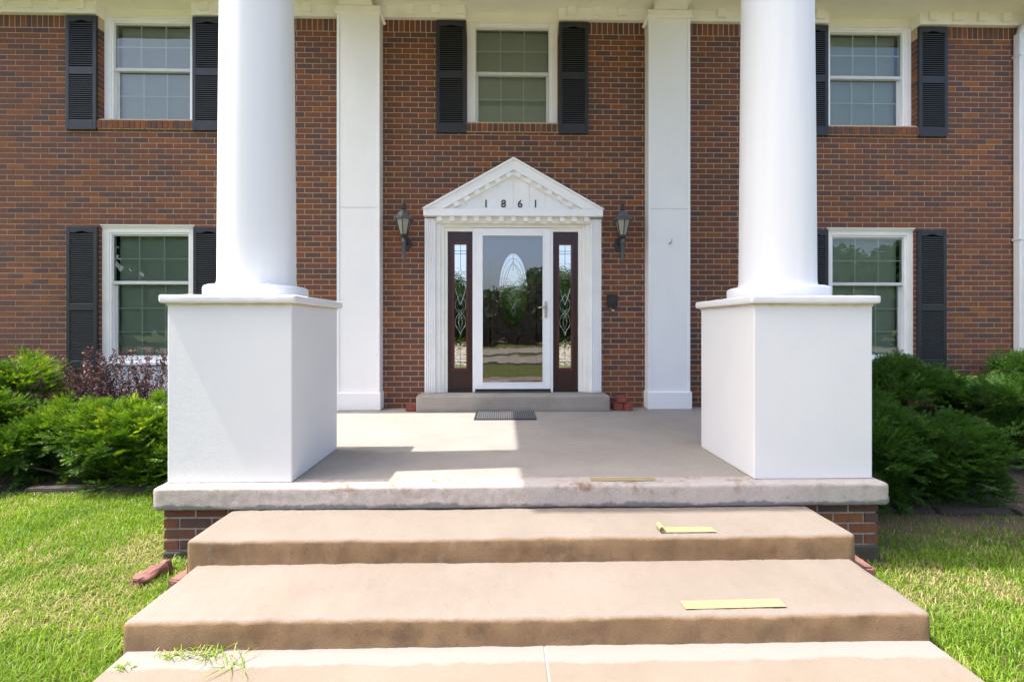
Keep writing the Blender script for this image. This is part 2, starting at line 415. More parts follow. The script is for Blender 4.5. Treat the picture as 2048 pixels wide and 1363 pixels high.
# ------------------------------------------------------------------ ground
GZ = -0.06
def sstep(a, b, v):
    t = min(1.0, max(0.0, (v-a)/(b-a))); return t*t*(3-2*t)
def gz(x, y):                       # the ground falls a little beside the porch on the right
    return GZ - 0.075*sstep(1.9, 2.4, x)*sstep(-3.8, -2.9, y)*(1-sstep(6.5, 9, x))
def ground():
    mb = MB()
    gx = [-400, -60, 0] + [1.7+0.15*i for i in range(34)] + [12, 60, 400]; gy = [-400, -60, -8] + [-4.4+0.15*i for i in range(30)] + [3, 60]
    mb.add([(x, y, gz(x, y)) for x in gx for y in gy], [(i*len(gy)+j, (i+1)*len(gy)+j, (i+1)*len(gy)+j+1, i*len(gy)+j+1) for i in range(len(gx)-1) for j in range(len(gy)-1)])
    o = mb.build('lawn', M['lawn']); structure(o, 'green lawn ground on both sides of the concrete steps', 'lawn')
    w = MB()
    w.box(-1.665, 1.955, -7.05, -3.66, GZ-0.02, 0.001)
    o = w.build('walkway', M['joint']); structure(o, 'tan concrete front walkway meeting the bottom step', 'walkway')
    for (xa, xb) in ((-1.675, 0.1852), (0.1918, 1.965)):
        for k in range(2):
            ya, yb = -3.68 - k*1.7 - 1.69, -3.68 - k*1.7
            s = MB(); sweep_x(s, rounded(ya, yb, -0.05, 0.004, 0.006, 0.006), xa, xb, 0.08, 0.006, 0.0012, 6, seed=k*3.1+xa)
            s.build('paving_slab', M['walk'], o, smooth=False)
    s = MB(); sweep_x(s, rounded(-7.0, -5.5, -0.05, 0.004, 0.006, 0.006), 1.975, 12.0, 0.2, 0.006, 0.0012, 6); s.build('paving_slab', M['walk'], o)
    d = MB(); d.box(-70, 70, -16.0, -11.9, GZ-0.1, 0.02)
    structure(d.build('driveway', M['asphalt']), 'pale concrete drive beyond the lawn, mirrored in the door', 'driveway')
    d = MB(); d.box(-200, 200, -24.5, -18.5, GZ-0.1, 0.01)
    structure(d.build('street', M['asphalt']), 'pale street beyond the drive, mirrored in the door', 'street')
    for sx, (xa, xb), lab in ((-1, (-7.0, -2.30), 'dark mulch planting bed under the left shrubs'), (1, (2.62, 7.2), 'dark mulch planting bed under the right shrubs')):
        b = MB(); n = 26; ym = 10
        fr = lambda x: (-1.62 if sx < 0 else -1.75) + 0.06*math.sin(x*2.1)
        vs_ = [(xa+(xb-xa)*i/n, fr(xa+(xb-xa)*i/n)*(1-j/ym)+0.05*(j/ym), gz(xa+(xb-xa)*i/n, -2)+0.006+0.05*math.sin(math.pi*min(1, j/ym*0.7+0.02))+0.012*mnoise.noise(Vector((i*0.9, j*0.9, sx)))) for i in range(n+1) for j in range(ym+1)]
        fs_ = [(i*(ym+1)+j, (i+1)*(ym+1)+j, (i+1)*(ym+1)+j+1, i*(ym+1)+j+1) for i in range(n) for j in range(ym)]
        b.add(vs_, fs_); structure(b.build('planting_bed', M['soil']), lab, 'planting bed')
ground()

# ------------------------------------------------------------------ brick laying
BL, BH, COURSE, MOD = 0.1940, 0.0585, 0.0677, 0.2032
def brick_tone():
    u = rnd.random()
    if u < 0.22: return rnd.uniform(0.0, 0.28)
    if u < 0.74: return rnd.uniform(0.28, 0.64)
    if u < 0.93: return rnd.uniform(0.6, 0.86)
    return rnd.uniform(0.86, 1.0)

HX0, HX1 = -7.4, 7.6
WINDOWS = [  # x0, x1, z0, z1 of the brick opening, upper?
    (-5.03, -3.862, 4.03, 5.60, True), (-0.462, 0.703, 4.03, 5.60, True), (4.158, 5.333, 4.03, 5.60, True),
    (-5.02, -3.852, 0.55, 2.72, False), (4.158, 5.318, 0.55, 2.72, False)]
DOOR = (-0.93, 1.19, 0.40, 3.30)
OPEN = [w[:4] for w in WINDOWS] + [(-0.93, 1.19, 0.40, 2.85)]

house = thing('brick_house', 'two-storey red brick house front with white trim, black shutters and pedimented door', 'house', (0.13, 0, 0))

def free(x0, x1, z0, z1, margin=0.0):
    segs = [(x0, x1)]
    for a, b, c, d in OPEN:
        if z1 > c + 0.01 and z0 < d - 0.01:
            ns = []
            for s, e in segs:
                if b <= s or a >= e: ns.append((s, e)); continue
                if a > s: ns.append((s, a))
                if b < e: ns.append((b, e))
            segs = ns
    return segs
# mortar body
mw = MB(); zs = sorted({-0.3, 5.6} | {w[2] for w in OPEN} | {w[3] for w in OPEN})
for za, zb in zip(zs[:-1], zs[1:]):
    for s, e in free(HX0, HX1, za+0.012, zb-0.012): mw.box(s - (0.004 if s > HX0 else 0)*-1, e - (0.004 if e < HX1 else 0), 0.0035, 0.10, za, zb)
wall = mw.build('wall', M['mortar'], house)
cells = []
top = 5.152
row = 0
while True:
    z1 = top - row*COURSE - (COURSE-BH)*0.5; z0 = z1 - BH
    if z1 < -0.1: break
    off = (row % 2)*MOD*0.5 - 1.372
    for s, e in free(HX0, HX1, z0, z1):
        k = math.floor((s-off)/MOD); seg = []
        while True:
            bx0 = off + k*MOD + 0.0046; bx1 = bx0 + BL
            if bx0 >= e - 0.012: break
            a, b = max(bx0, s - 0.0), min(bx1, e + 0.0)
            if b - a > 0.02: seg.append([a, b])
            k += 1
        if seg:                                   # the brick at an opening reaches its edge
            if s > HX0: seg[0][0] = s - 0.003
            if e < HX1: seg[-1][1] = e + 0.003
            cells += [(q[0], q[1], z0, z1) for q in seg]
    row += 1
def hidden(c):
    x = (c[0]+c[1])*0.5; z = (c[2]+c[3])*0.5
    if -2.02 < c[0] and c[1] < -1.52: return True
    if 1.80 < c[0] and c[1] < 2.33: return True
    for (a, b, z0, z1, up) in WINDOWS:
        zb = 3.88 if up else 0.8
        if (a-0.38 < x < a or b < x < b+0.38) and z > zb and z < z1: return True
    return False
full = [c for c in cells if c[1]-c[0] > BL-0.001 and -1.50 < c[0] and c[1] < 1.76 and not hidden(c)]
def surround_hides(c):
    z = c[2]
    if z > 3.56: return False
    if z > 2.88:
        half = (3.56 - z)*1.74
        return abs((c[0]+c[1])/2-0.13) < half
    return -1.05 < c[1] and c[0] < 1.30
full = [c for c in full if not surround_hides(c)]
full.sort(key=lambda c: (c[0]-0.1)**2 + ((c[2]-1.9)*1.0)**2)
single = set(full[:300])
NT_TONES = 14; variants = []
for i in range(NT_TONES):
    tv = [0.05,0.12,0.2,0.33,0.40,0.46,0.5,0.55,0.6,0.66,0.72,0.78,0.85,0.93][i]
    b = MB(); b.box(-BL/2, BL/2, 0, 0.09, -BH/2, BH/2, tv); variants.append((tv, b.mesh('brick', M['brick'])))
rest = MB()
for c in cells:
    t = brick_tone(); y = rnd.uniform(-0.0015, 0.0015)
    if c in single:
        me = min(variants, key=lambda v: abs(v[0]-t+rnd.uniform(-0.03, 0.03)))[1]
        o = link('brick', me, wall, ((c[0]+c[1])/2, y, (c[2]+c[3])/2))
    else: rest.box(c[0], c[1], y, 0.09, c[2], c[3], t)
# soldier course under the frieze
x = HX0
while x < HX1:
    if all(not (x+0.0565 > w[0]-0.004 and x < w[1]+0.004) for w in WINDOWS if w[4]):
        rest.box(x, x+0.0565, rnd.uniform(-0.002, 0.001), 0.09, 5.158, 5.36, brick_tone()*0.9)
    x += COURSE
rest.build('brick_field', M['brick'], wall, kind='stuff')

# ------------------------------------------------------------------ windows
def blind(parent, x0, x1, z0, z1, y, tilt=62):
    b = MB(); z = z0; ch = 0.0255; t = R(tilt)
    while z < z1:
        dy, dz = ch*math.cos(t)/2, ch*math.sin(t)/2
        b.add([(x0, y-dy, z-dz), (x1, y-dy, z-dz), (x1, y+dy, z+dz), (x0, y+dy, z+dz)], [(0,1,2,3)])
        z += 0.0215
    b.build('blind', M['blind'], parent, kind='stuff')
def make_window(x0, x1, z0, z1, upper):
    cy = 0.078 if upper else 0.035
    if upper: zt, zb = 5.335, 4.03
    else: zt, zb = 2.70, 0.965
    w = MB()
    cw = 0.085                           # outer casing
    w.box(x0, x0+cw, cy, cy+0.06, zb, zt); w.box(x1-cw, x1, cy, cy+0.06, zb, zt)
    w.box(x0+cw, x1-cw, cy, cy+0.06, zt-0.03 if upper else zt-0.075, zt)
    win = w.build('window', M['trim'] if not upper else M['trim_white'], house, bevel=0.004)
    ix0, ix1 = x0+cw, x1-cw
    izt = (zt-0.03) if upper else zt-0.075
    izb = zb+0.03 if upper else 1.05
    fr = MB(); ft = 0.022
    fr.box(ix0, ix0+ft, cy+0.012, cy+0.09, izb, izt); fr.box(ix1-ft, ix1, cy+0.012, cy+0.09, izb, izt)
    fr.box(ix0+ft, ix1-ft, cy+0.012, cy+0.09, izt-ft, izt)
    fr.build('frame', M['trim_white'], win, bevel=0.003)
    sl = MB()
    if upper: sl.box(x0+0.002, x1-0.002, cy-0.012, cy+0.09, zb-0.012, zb+0.03)
    else:
        sl.box(x0-0.004, x1+0.004, cy-0.035, cy+0.09, 0.965, 1.0); sl.box(x0, x1, cy+0.002, cy+0.09, 1.0, 1.05)
    sl.build('sill', M['trim_white'], win, bevel=0.004)
    if not upper:
        c = MB()
        c.box(x0-0.006, x1+0.006, cy-0.030, cy+0.05, zt, zt+0.026); c.box(x0, x1, cy-0.014, cy+0.05, zt-0.022, zt-0.001)
        c.build('head_moulding', M['trim'], win, bevel=0.005)
        p = MB(); p.box(x0, x1, cy+0.03, cy+0.08, 0.5, 0.964); p.build('apron_panel', M['trim_white'], win)
        p = MB(); p.box(x0, x1, cy+0.010, cy+0.029, 0.900, 0.950); p.build('apron_rail', M['trim_white'], win, bevel=0.003)
    else:
        h = MB(); h.box(x0, x1, cy+0.004, cy+0.05, zt, 5.455); h.build('head_board', M['ceiling_paint'], win)
        h = MB(); h.box(x0+0.002, x1-0.002, cy-0.010, cy+0.004, zt, zt+0.018); h.build('head_bead', M['trim'], win, bevel=0.003)
    gx0, gx1 = ix0+ft, ix1-ft; gzt, gzb = izt-ft, izb
    zm = 4.706 if upper else 2.0
    st = 0.026
    # upper sash (outer), lower sash (inner)
    yu, yl = cy+0.030, cy+0.062
    for (a, b, yy, rows, rt, rb, so) in ((zm-0.022, gzt, yu, 2, 0.018, 0.040, 0.012), (gzb, zm+0.018, yl, 2 if upper else 3, 0.040, 0.030, 0.036)):
        s = MB()
        s.box(gx0, gx0+so, yy, yy+0.03, a, b); s.box(gx1-so, gx1, yy, yy+0.03, a, b)
        s.box(gx0+so, gx1-so, yy, yy+0.03, b-rt, b); s.box(gx0+so, gx1-so, yy, yy+0.03, a, a+rb)
        s.build('sash', M['sash'], win, bevel=0.003)
        px0, px1, pz0, pz1 = gx0+so, gx1-so, a+rb, b-rt
        g = MB(False); g.add([(px0,yy+0.010,pz0),(px1,yy+0.010,pz0),(px1,yy+0.010,pz1),(px0,yy+0.010,pz1)], [(0,1,2,3)])
        g.build('pane', M['window_glass'], win)
        for i in (1, 2):
            xx = px0 + (px1-px0)*i/3
            m_ = MB(); m_.box(xx-0.006, xx+0.006, yy+0.014, yy+0.020, pz0, pz1); m_.build('muntin', M['trim_white'], win)
        for i in range(1, rows):
            zz = pz0 + (pz1-pz0)*i/rows
            m_ = MB(); m_.box(px0, px1, yy+0.0145, yy+0.0205, zz-0.006, zz+0.006); m_.build('muntin', M['trim_white'], win)
    blind(win, gx0+0.012, gx1-0.012, gzb+0.01, gzt, cy+0.13, 76)
    rm = MB(); rm.box(x0-0.1, x1+0.1, cy+0.2, cy+0.22, zb-0.1, zt+0.2); rm.build('room_backing', M['interior'], win)
    if upper:                                # rowlock brick sill
        sb = MB(); xx = x0 - 0.006
        while xx < x1 + 0.002:
            sb.box(xx+0.006, min(xx+0.0625, x1+0.006), -0.028+rnd.uniform(-0.002, 0.002), 0.10, 3.905, 4.012, brick_tone()); xx += COURSE
        src = sb
        k = 0; so = MB(); so.box(x0-0.004, x1+0.004, -0.018, 0.09, 3.897, 4.008)
        sill = so.build('brick_sill', M['mortar'], win)
        for q in range(0, len(src.f), 6):
            bb = MB(); ids = list(range((q//6)*8, (q//6)*8+8))
            bb.add([src.v[i] for i in ids], [(0,3,2,1),(4,5,6,7),(0,1,5,4),(1,2,6,5),(2,3,7,6),(3,0,4,7)], src.t[q])
            # tilt the weathered top a little
            bb.v = [(x_, y_, z_ - (0.012 if (y_ < 0 and z_ > 3.95) else 0)) for x_, y_, z_ in bb.v]
            rk = bb.build('rowlock_brick', M['brick'], sill) if False else None
            if rk is None:
                ob = bb.mesh('rowlock_brick', M['brick']); o = link('rowlock_brick', ob, win)
    return win
for w in WINDOWS: make_window(*w)

# ------------------------------------------------------------------ shutters
def make_shutter(x0, x1, z0, z1, zmid, single_slats):
    y0, y1 = -0.034, -0.006; st = 0.042
    s = MB()
    tr, br, mr = 0.078, 0.115 if z1 > 4 else 0.12, 0.085
    s.box(x0, x0+st, y0, y1, z0, z1); s.box(x1-st, x1, y0, y1, z0, z1)
    # top rail with a shallow arched lower edge
    n = 10; a, b = x0+st, x1-st
    poly = [(a, z1), (a, z1-tr)]
    for i in range(n+1):
        t = i/n; xx = a+(b-a)*(0.22+0.56*t); poly.append((xx, z1-tr+0.022*math.sin(math.pi*t)))
    poly += [(b, z1-tr), (b, z1)]
    s.prism(poly, y0, y1)
    s.box(a, b, y0, y1, zmid-mr/2, zmid+mr/2); s.box(a, b, y0, y1, z0, z0+br)
    sh = s.build('shutter', M['shutter'], house, bevel=0.003)
    bp = MB(); bp.box(a, b, y1-0.003, y1, z0+br, zmid-mr/2); bp.box(a, b, y1-0.003, y1, zmid+mr/2, z1-tr+0.03); bp.build('backing', M['louvre_shade'], sh)
    t = R(42); ch = 0.025; th = 0.009; dy, dz = ch*math.cos(t)/2, ch*math.sin(t)/2
    L = (b-a)/2
    pr = [(-dy, -dz+th*0.6), (-dy, -dz-th*0.4), (dy, dz-th*0.5), (dy, dz)]
    sm = MB(); vs_ = [(-L, p[0], p[1]) for p in pr] + [(L, p[0], p[1]) for p in pr]
    sm.add(vs_, [(0,1,2,3),(7,6,5,4),(0,4,5,1),(1,5,6,2),(2,6,7,3),(3,7,4,0)])
    me = sm.mesh('slat', M['slat']); joined = MB()
    for za, zb in ((z0+br, zmid-mr/2), (zmid+mr/2, z1-tr)):
        nn = round((zb-za)/0.0262)
        for i in range(nn):
            zc = za + (i+0.5)*(zb-za)/nn; c = ((a+b)/2, (y0+y1)/2-0.001, zc)
            if single_slats: link('slat', me, sh, c)
            else: joined.add([(v[0]+c[0], v[1]+c[1], v[2]+c[2]) for v in sm.v], sm.f)
    if not single_slats: joined.build('slats', M['slat'], sh, kind='stuff')
SW = 0.372
for (x0, x1, z0, z1, up) in WINDOWS:
    za, zb, zm = (3.88, 5.288, 4.605) if up else (0.90, 2.682, 1.685)
    make_shutter(x0-SW-0.003, x0-0.003, za, zb, zm, x0 < 3 )
    make_shutter(x1+0.003, x1+SW+0.003, za, zb, zm, x0 > -3)

# ------------------------------------------------------------------ frieze, dentils, soffit, roof, portico
fz = MB(); segs = [(HX0, WINDOWS[0][0]), (WINDOWS[0][1], WINDOWS[1][0]), (WINDOWS[1][1], WINDOWS[2][0]), (WINDOWS[2][1], HX1)]
for a, b in segs: fz.box(a-0.002, b+0.002, -0.045, 0.125, 5.304, 5.4545); fz.box(a, b, -0.055, -0.045, 5.304, 5.322)
frieze = fz.build('frieze_board', M['trim'], house, bevel=0.003)
db = MB(); db.box(-0.053, 0.053, -0.034, 0.0, -0.052, 0.052); dent = db.mesh('dentil', M['trim'])
for a, b in segs:
    x = a + 0.16 if a > HX0 else b - 0.17 - 0.317*7
    while x < b - 0.06:
        if not (-2.15 < x < -1.42 or 1.70 < x < 2.45): link('dentil', dent, frieze, (x, -0.0455, 5.40))
        x += 0.317
sf = MB(); sf.box(HX0, HX1, -0.40, 0.30, 5.455, 5.475); sf.build('soffit', M['ceiling_paint'], house)
fa = MB(); fa.box(HX0, -2.36, -0.425, -0.402, 5.44, 5.63); fa.box(2.62, HX1, -0.425, -0.402, 5.44, 5.63); fa.build('fascia', M['trim'], house)
rf = MB()
rf.add([(HX0,-0.5,5.62),(HX1,-0.5,5.62),(HX1,4.2,7.9),(HX0,4.2,7.9),(HX0,8.9,5.62),(HX1,8.9,5.62)], [(0,1,2,3),(3,2,5,4),(0,3,4),(1,5,2),(0,4,5,1)])
rf.build('roof', M['roof'], house)
sd = MB(); sd.box(HX0, HX0+0.1, 0.11, 8.4, -0.3, 5.6); sd.box(HX1-0.1, HX1, 0.11, 8.4, -0.3, 5.6); sd.box(HX0+0.1, HX1-0.1, 8.3, 8.4, -0.3, 5.6)
sd.box(HX0+0.1, HX1-0.1, 0.5, 8.3, 2.9, 3.0)
sd.build('rear_walls', M['interior'], house)
pr = MB()                                              # portico ceiling, front beam and roof slab
pr.box(-2.34, 2.60, -3.01, -0.401, 5.458, 5.50)
ceil = pr.build('portico_ceiling', M['ceiling_paint'], house)
bm_ = MB(); bm_.box(-2.10, 2.37, -2.58, -2.06, 5.372, 5.457); bm_.build('portico_beam', M['trim'], house, bevel=0.004)
for bx in (-1.80, 2.07):
    b = MB(); b.box(bx-0.197, bx+0.197, -2.059, -0.16, 5.372, 5.457); b.box(bx-0.205, bx-0.197, -2.058, -0.16, 5.372, 5.392); b.box(bx+0.197, bx+0.205, -2.058, -0.16, 5.372, 5.392)
    b.build('portico_beam', M['ceiling_paint'], house, bevel=0.003)
pf = MB(); pf.box(-2.36, 2.62, -3.03, -0.426, 5.502, 5.80)
pf.build('portico_cornice', M['trim'], house, bevel=0.01)
pg = MB(); pg.add([(-2.5,-3.05,5.802),(2.76,-3.05,5.802),(0.13,-3.05,7.0),(-2.5,1.5,5.802),(2.76,1.5,5.802),(0.13,1.5,7.0)], [(0,1,2),(5,4,3),(0,3,4,1),(1,4,5,2),(2,5,3,0)])
pg.build('portico_gable', M['trim'], house)

# pilasters
def pilaster(cx):
    p = MB(); hw = 0.262
    p.box(cx-hw+0.02, cx+hw-0.02, -0.137, 0.02, 0.62, 5.28)
    o = p.build('pilaster', M['pilaster'], house)
    for s in (-1, 1):
        a = cx + s*hw; q = MB(); q.box(min(a, a-s*0.03), max(a, a-s*0.03), -0.147, 0.02, 0.635, 5.272)
        q.build('corner_bead', M['trim_white'], o, bevel=0.004)
    j = MB(); j.box(cx-hw+0.03, cx+hw-0.03, -0.1405, -0.136, 2.905, 2.912); j.build('joint_strip', M['sash'], o)
    b = MB(); b.box(cx-hw-0.014, cx+hw+0.014, -0.166, 0.02, 0.422, 0.635); b.build('base', M['pilaster'], o, bevel=0.006)
    c = MB(); c.box(cx-hw-0.022, cx+hw+0.022, -0.175, 0.02, 5.272, 5.315); c.build('capital_moulding', M['trim'], o, bevel=0.012, seg=3)
    c = MB(); c.box(cx-hw-0.008, cx+hw+0.008, -0.162, 0.02, 5.317, 5.371); c.build('capital_moulding', M['trim'], o, bevel=0.005)
    return o
pl_l = pilaster(-1.775); pl_r = pilaster(2.068)
for cx, s, o in ((-1.775, 1, pl_l), (2.068, -1, pl_r)):       # small scrolled bracket end beside the capital
    k = MB(); a = cx + s*0.262
    k.tube([(a+s*0.008, -0.12, 5.30), (a+s*0.018, -0.11, 5.26), (a+s*0.035, -0.09, 5.215), (a+s*0.045, -0.07, 5.20)], [0.022,0.022,0.02,0.022], 8)
    k.build('bracket', M['trim'], o, smooth=True)
hk = thing('hose_hook', 'small broken metal wall hook on the white pilaster right of the door', 'hook', (2.07, -0.14, 2.49))
k = MB(); k.tube([(2.073,-0.137,2.475),(2.073,-0.165,2.478),(2.080,-0.185,2.495),(2.086,-0.180,2.525)], [0.012,0.010,0.008,0.006], 8); k.build('hook', M['nickel'], hk, smooth=True)
k = MB(); k.lathe([(0.0,-0.141),(0.024,-0.141),(0.024,-0.136)], (0,0), 14, cap=False)
k.v = [(2.070+x_, z_, 2.470+y_) for x_, y_, z_ in k.v]; k.build('backplate', M['trim_white'], hk)

# ------------------------------------------------------------------ door surround and pediment
sr = MB()
for a, b in ((-0.982, -0.842), (1.102, 1.242)):                # fluted side casings
    sr.box(a, b, -0.045, 0.06, 0.612, 2.80)
sur = sr.build('door_surround', M['trim_white'], house, bevel=0.003)
for a, b in ((-0.982, -0.842), (1.102, 1.242)):
    for i in range(5):
        xx = a + 0.016 + i*(b-a-0.032)/4
        f = MB(); f.box(xx-0.008, xx+0.008, -0.060, -0.0455, 0.63, 2.80); f.build('flute_rib', M['trim_white'], sur, bevel=0.005)
st_ = MB()
for (a, b, y) in ((-0.842, -0.785, -0.020), (-0.785, -0.742, 0.0), (-0.742, -0.703, 0.022), (1.045, 1.102, -0.020), (1.002, 1.045, 0.0), (0.960, 1.002, 0.022)):
    st_.box(a, b, y, 0.12, 0.612, 2.74)
st_.box(-0.703, 0.960, 0.022, 0.12, 2.652, 2.70); st_.box(-0.742, 1.002, 0.0, 0.12, 2.70, 2.74); st_.box(-0.842, 1.102, -0.02, 0.12, 2.74, 2.80)
st_.build('inner_casing', M['trim'], sur, bevel=0.003)
for a, b in ((-0.386, -0.353), (0.603, 0.636)):
    q = MB(); q.box(a, b, 0.012, 0.12, 0.612, 2.652); q.build('mullion', M['trim_white'], sur, bevel=0.003)
eb = MB(); eb.box(-0.985, 1.245, -0.125, 0.05, 2.815, 2.905); eb.build('entablature', M['trim_white'], sur, bevel=0.004)
dm = MB(); dm.box(-0.031, 0.031, -0.075, 0.0, -0.030, 0.030); dme = dm.mesh('dentil', M['trim_white'])
for i in range(13): link('dentil', dme, sur, (-0.785 + i*1.83/12, -0.020, 2.786))
dbk = MB(); dbk.box(-0.842, 1.102, -0.05, -0.0205, 2.7405, 2.814); dbk.build('dentil_backing', M['trim'], sur)
AP = (0.13, 3.535); SL = (3.535-2.905)/(1.245-0.13)
tri = lambda d, zb: [(-0.985+d/SL if d else -0.985, zb), (1.245-(d/SL if d else 0), zb), (AP[0], AP[1]-d)]
# tympanum planks
pw = 0.2; xs = [AP[0]+pw*k for k in range(-5, 6)]
for a, b in zip(xs[:-1], xs[1:]):
    def zt(x): return AP[1]-0.10-abs(x-AP[0])*SL
    a2, b2 = a+0.003, b-0.003
    pts = [(a2, 2.9), (b2, 2.9)]
    zb_, za_ = zt(b2), zt(a2)
    if max(za_, zb_) < 2.92: continue
    if zb_ > 2.9: pts.append((b2, zb_))
    if za_ > 2.9: pts.append((a2, za_))
    if len(pts) < 3: continue
    if zb_ <= 2.9: pts[1] = (AP[0]+(AP[1]-0.10-2.9)/SL*1.0, 2.9) if b > AP[0] else pts[1]
    if za_ <= 2.9: pts[0] = (AP[0]-(AP[1]-0.10-2.9)/SL*1.0, 2.9)
    q = MB(); q.prism(pts, -0.062, 0.02); q.build('plank', M['trim_white'], sur)
bk = MB(); bk.prism(tri(0.06, 2.906), -0.055, 0.03); bk.build('tympanum_backing', M['trim'], sur)
ang = math.atan(SL)
for s in (-1, 1):
    e = 0.985 + 0.13 if s < 0 else 1.245-0.13
    th = 0.125                                              # rake board
    zlow = 2.905
    pts = [(0, AP[1]), (s*1.115, zlow), (s*(1.115-th/math.sin(ang)*1.0), zlow), (0, AP[1]-th/math.cos(ang))]
    pts = [(AP[0]+x_, z_) for x_, z_ in pts]
    q = MB(); q.prism(pts, -0.128, 0.02); q.build('rake_board', M['trim_white'], sur, bevel=0.003)
    q = MB(); t2 = 0.022; pts = [(0, AP[1]+0.004), (s*1.130, zlow-0.004), (s*(1.130-t2/math.sin(ang)), zlow-0.004), (0, AP[1]-t2/math.cos(ang))]
    q.prism([(AP[0]+x_, z_) for x_, z_ in pts], -0.150, 0.02); q.build('rake_moulding', M['trim_white'], sur, bevel=0.004)
    q = MB(); o0, o1 = th+0.001, th+0.052; pts = [(0, AP[1]-o0/math.cos(ang)), (s*(1.115-o0/math.sin(ang)), zlow), (s*(1.115-o1/math.sin(ang)), zlow), (0, AP[1]-o1/math.cos(ang))]
    q.prism([(AP[0]+x_, z_) for x_, z_ in pts], -0.088, 0.02); q.build('rake_bed', M['trim'], sur)
    for i in range(7):
        d = 0.085 + i*0.148
        u = Vector((s*math.cos(ang), -math.sin(ang))); nrm = Vector((-s*math.sin(ang)*1.0, -math.cos(ang)))
        c = Vector((AP[0], AP[1])) + u*(d+th*math.tan(ang)) + nrm*(th+0.027)
        if c.y < 2.945: continue
        h, wv = 0.025, 0.033
        pp = [c-u*wv-nrm*h, c+u*wv-nrm*h, c+u*wv+nrm*h, c-u*wv+nrm*h]
        q = MB(); q.prism([tuple(p) for p in pp], -0.122, -0.0885); q.build('dentil', M['trim_white'], sur)
# house number
for ch, xx in (('1', -0.213), ('8', 0.006), ('6', 0.213), ('1', 0.407)):
    fc = bpy.data.curves.new('digit', 'FONT'); fc.body = ch; fc.size = 0.132; fc.extrude = 0.004; fc.align_x = 'CENTER'; fc.offset = 0.0012
    tmp = bpy.data.objects.new('tmp', fc); col.objects.link(tmp)
    bpy.context.view_layer.update()
    me = bpy.data.meshes.new_from_object(tmp.evaluated_get(bpy.context.evaluated_depsgraph_get()))
    bpy.data.objects.remove(tmp)
    me.transform(Matrix.Rotation(R(90), 4, 'X')); me.materials.clear(); me.materials.append(M['black_plastic'])
    o = link('digit', me, sur, (xx, -0.068, 2.936)); o['label'] = 'black numeral ' + ch

# ------------------------------------------------------------------ sidelights
def ell(cx, cz, rx, rz, y, a0=0, a1=360, n=28):
    return [(cx+rx*math.cos(R(a0+(a1-a0)*i/n)), y, cz+rz*math.sin(R(a0+(a1-a0)*i/n))) for i in range(n+1)]
def sidelight(x0, x1):
    gx0, gx1 = x0+0.083, x1-0.083; gz0, gz1 = 0.918, 2.493; cx = (gx0+gx1)/2
    s = MB(); y0, y1 = 0.050, 0.10
    s.box(x0, gx0-0.022, y0, y1, 0.612, 2.652); s.box(gx1+0.022, x1, y0, y1, 0.612, 2.652)
    s.box(gx0-0.022, gx1+0.022, y0, y1, gz1+0.03, 2.652); s.box(gx0-0.022, gx1+0.022, y0, y1, 0.612, gz0-0.035)
    sl = s.build('sidelight', M['wood'], house, bevel=0.003)
    m = MB(); y = 0.040
    m.box(gx0-0.03, gx0, y, y+0.05, gz0-0.04, gz1+0.035); m.box(gx1, gx1+0.03, y, y+0.05, gz0-0.04, gz1+0.035)
    m.box(gx0, gx1, y, y+0.05, gz1, gz1+0.035); m.box(gx0, gx1, y, y+0.05, gz0-0.04, gz0)
    m.build('moulding', M['wood_edge'], sl, bevel=0.006)
    g = MB(False); g.add([(gx0,0.075,gz0),(gx1,0.075,gz0),(gx1,0.075,gz1),(gx0,0.075,gz1)], [(0,1,2,3)]); g.build('pane', M['leaded_glass'], sl)
    c = MB(); y = 0.072; r = 0.0028
    for z in (2.41, 2.375, 1.03, 0.995): c.tube([(gx0,y,z),(gx1,y,z)], r)
    c.tube([(cx,y,gz1),(cx,y,2.19)], r); c.tube([(cx,y,2.09),(cx,y,1.86)], r); c.tube([(cx,y,gz0),(cx,y,1.27)], r)
    for z in (2.14, 1.235): c.tube([(cx,y,z+0.05),(cx+0.022,y,z),(cx,y,z-0.05),(cx-0.022,y,z)], r, closed=True); c.tube([(gx0,y,z),(cx-0.022,y,z)], r); c.tube([(cx+0.022,y,z),(gx1,y,z)], r)
    c.tube(ell(cx, 1.68, 0.036, 0.10, y), r)
    c.build('came', M['came'], sl)
    c = MB()
    for s_ in (-1, 1):
        for z0_, sc_ in ((1.86, 1), (1.36, -1)):
            c.tube([(cx, y, z0_), (cx+s_*0.03, y, z0_-0.05*sc_), (cx+s_*0.062, y, z0_-0.10*sc_), (cx+s_*0.068, y, z0_-0.16*sc_), (cx+s_*0.045, y, z0_-0.22*sc_), (cx, y, z0_-0.27*sc_), (cx-s_*0.03, y, z0_-0.31*sc_)], 0.0028)
        c.tube([(cx+s_*0.068, y, 1.93), (cx+s_*0.03, y, 1.80), (cx, y, 1.72)], 0.003)
        c.tube([(cx+s_*0.068, y, 1.46), (cx+s_*0.02, y, 1.40), (cx, y, 1.33)], 0.003)
    c.tube([(cx,y,1.60),(cx+0.026,y,1.50),(cx,y,1.40),(cx-0.026,y,1.50)], 0.0045, closed=True)
    c.build('bevel_came', M['came_light'], sl)
    k = MB(); k.box(x0, x1, 0.030, 0.049, 0.612, 0.640); k.build('sweep', M['dark'], sl)
sidelight(-0.703, -0.386); sidelight(0.636, 0.956)

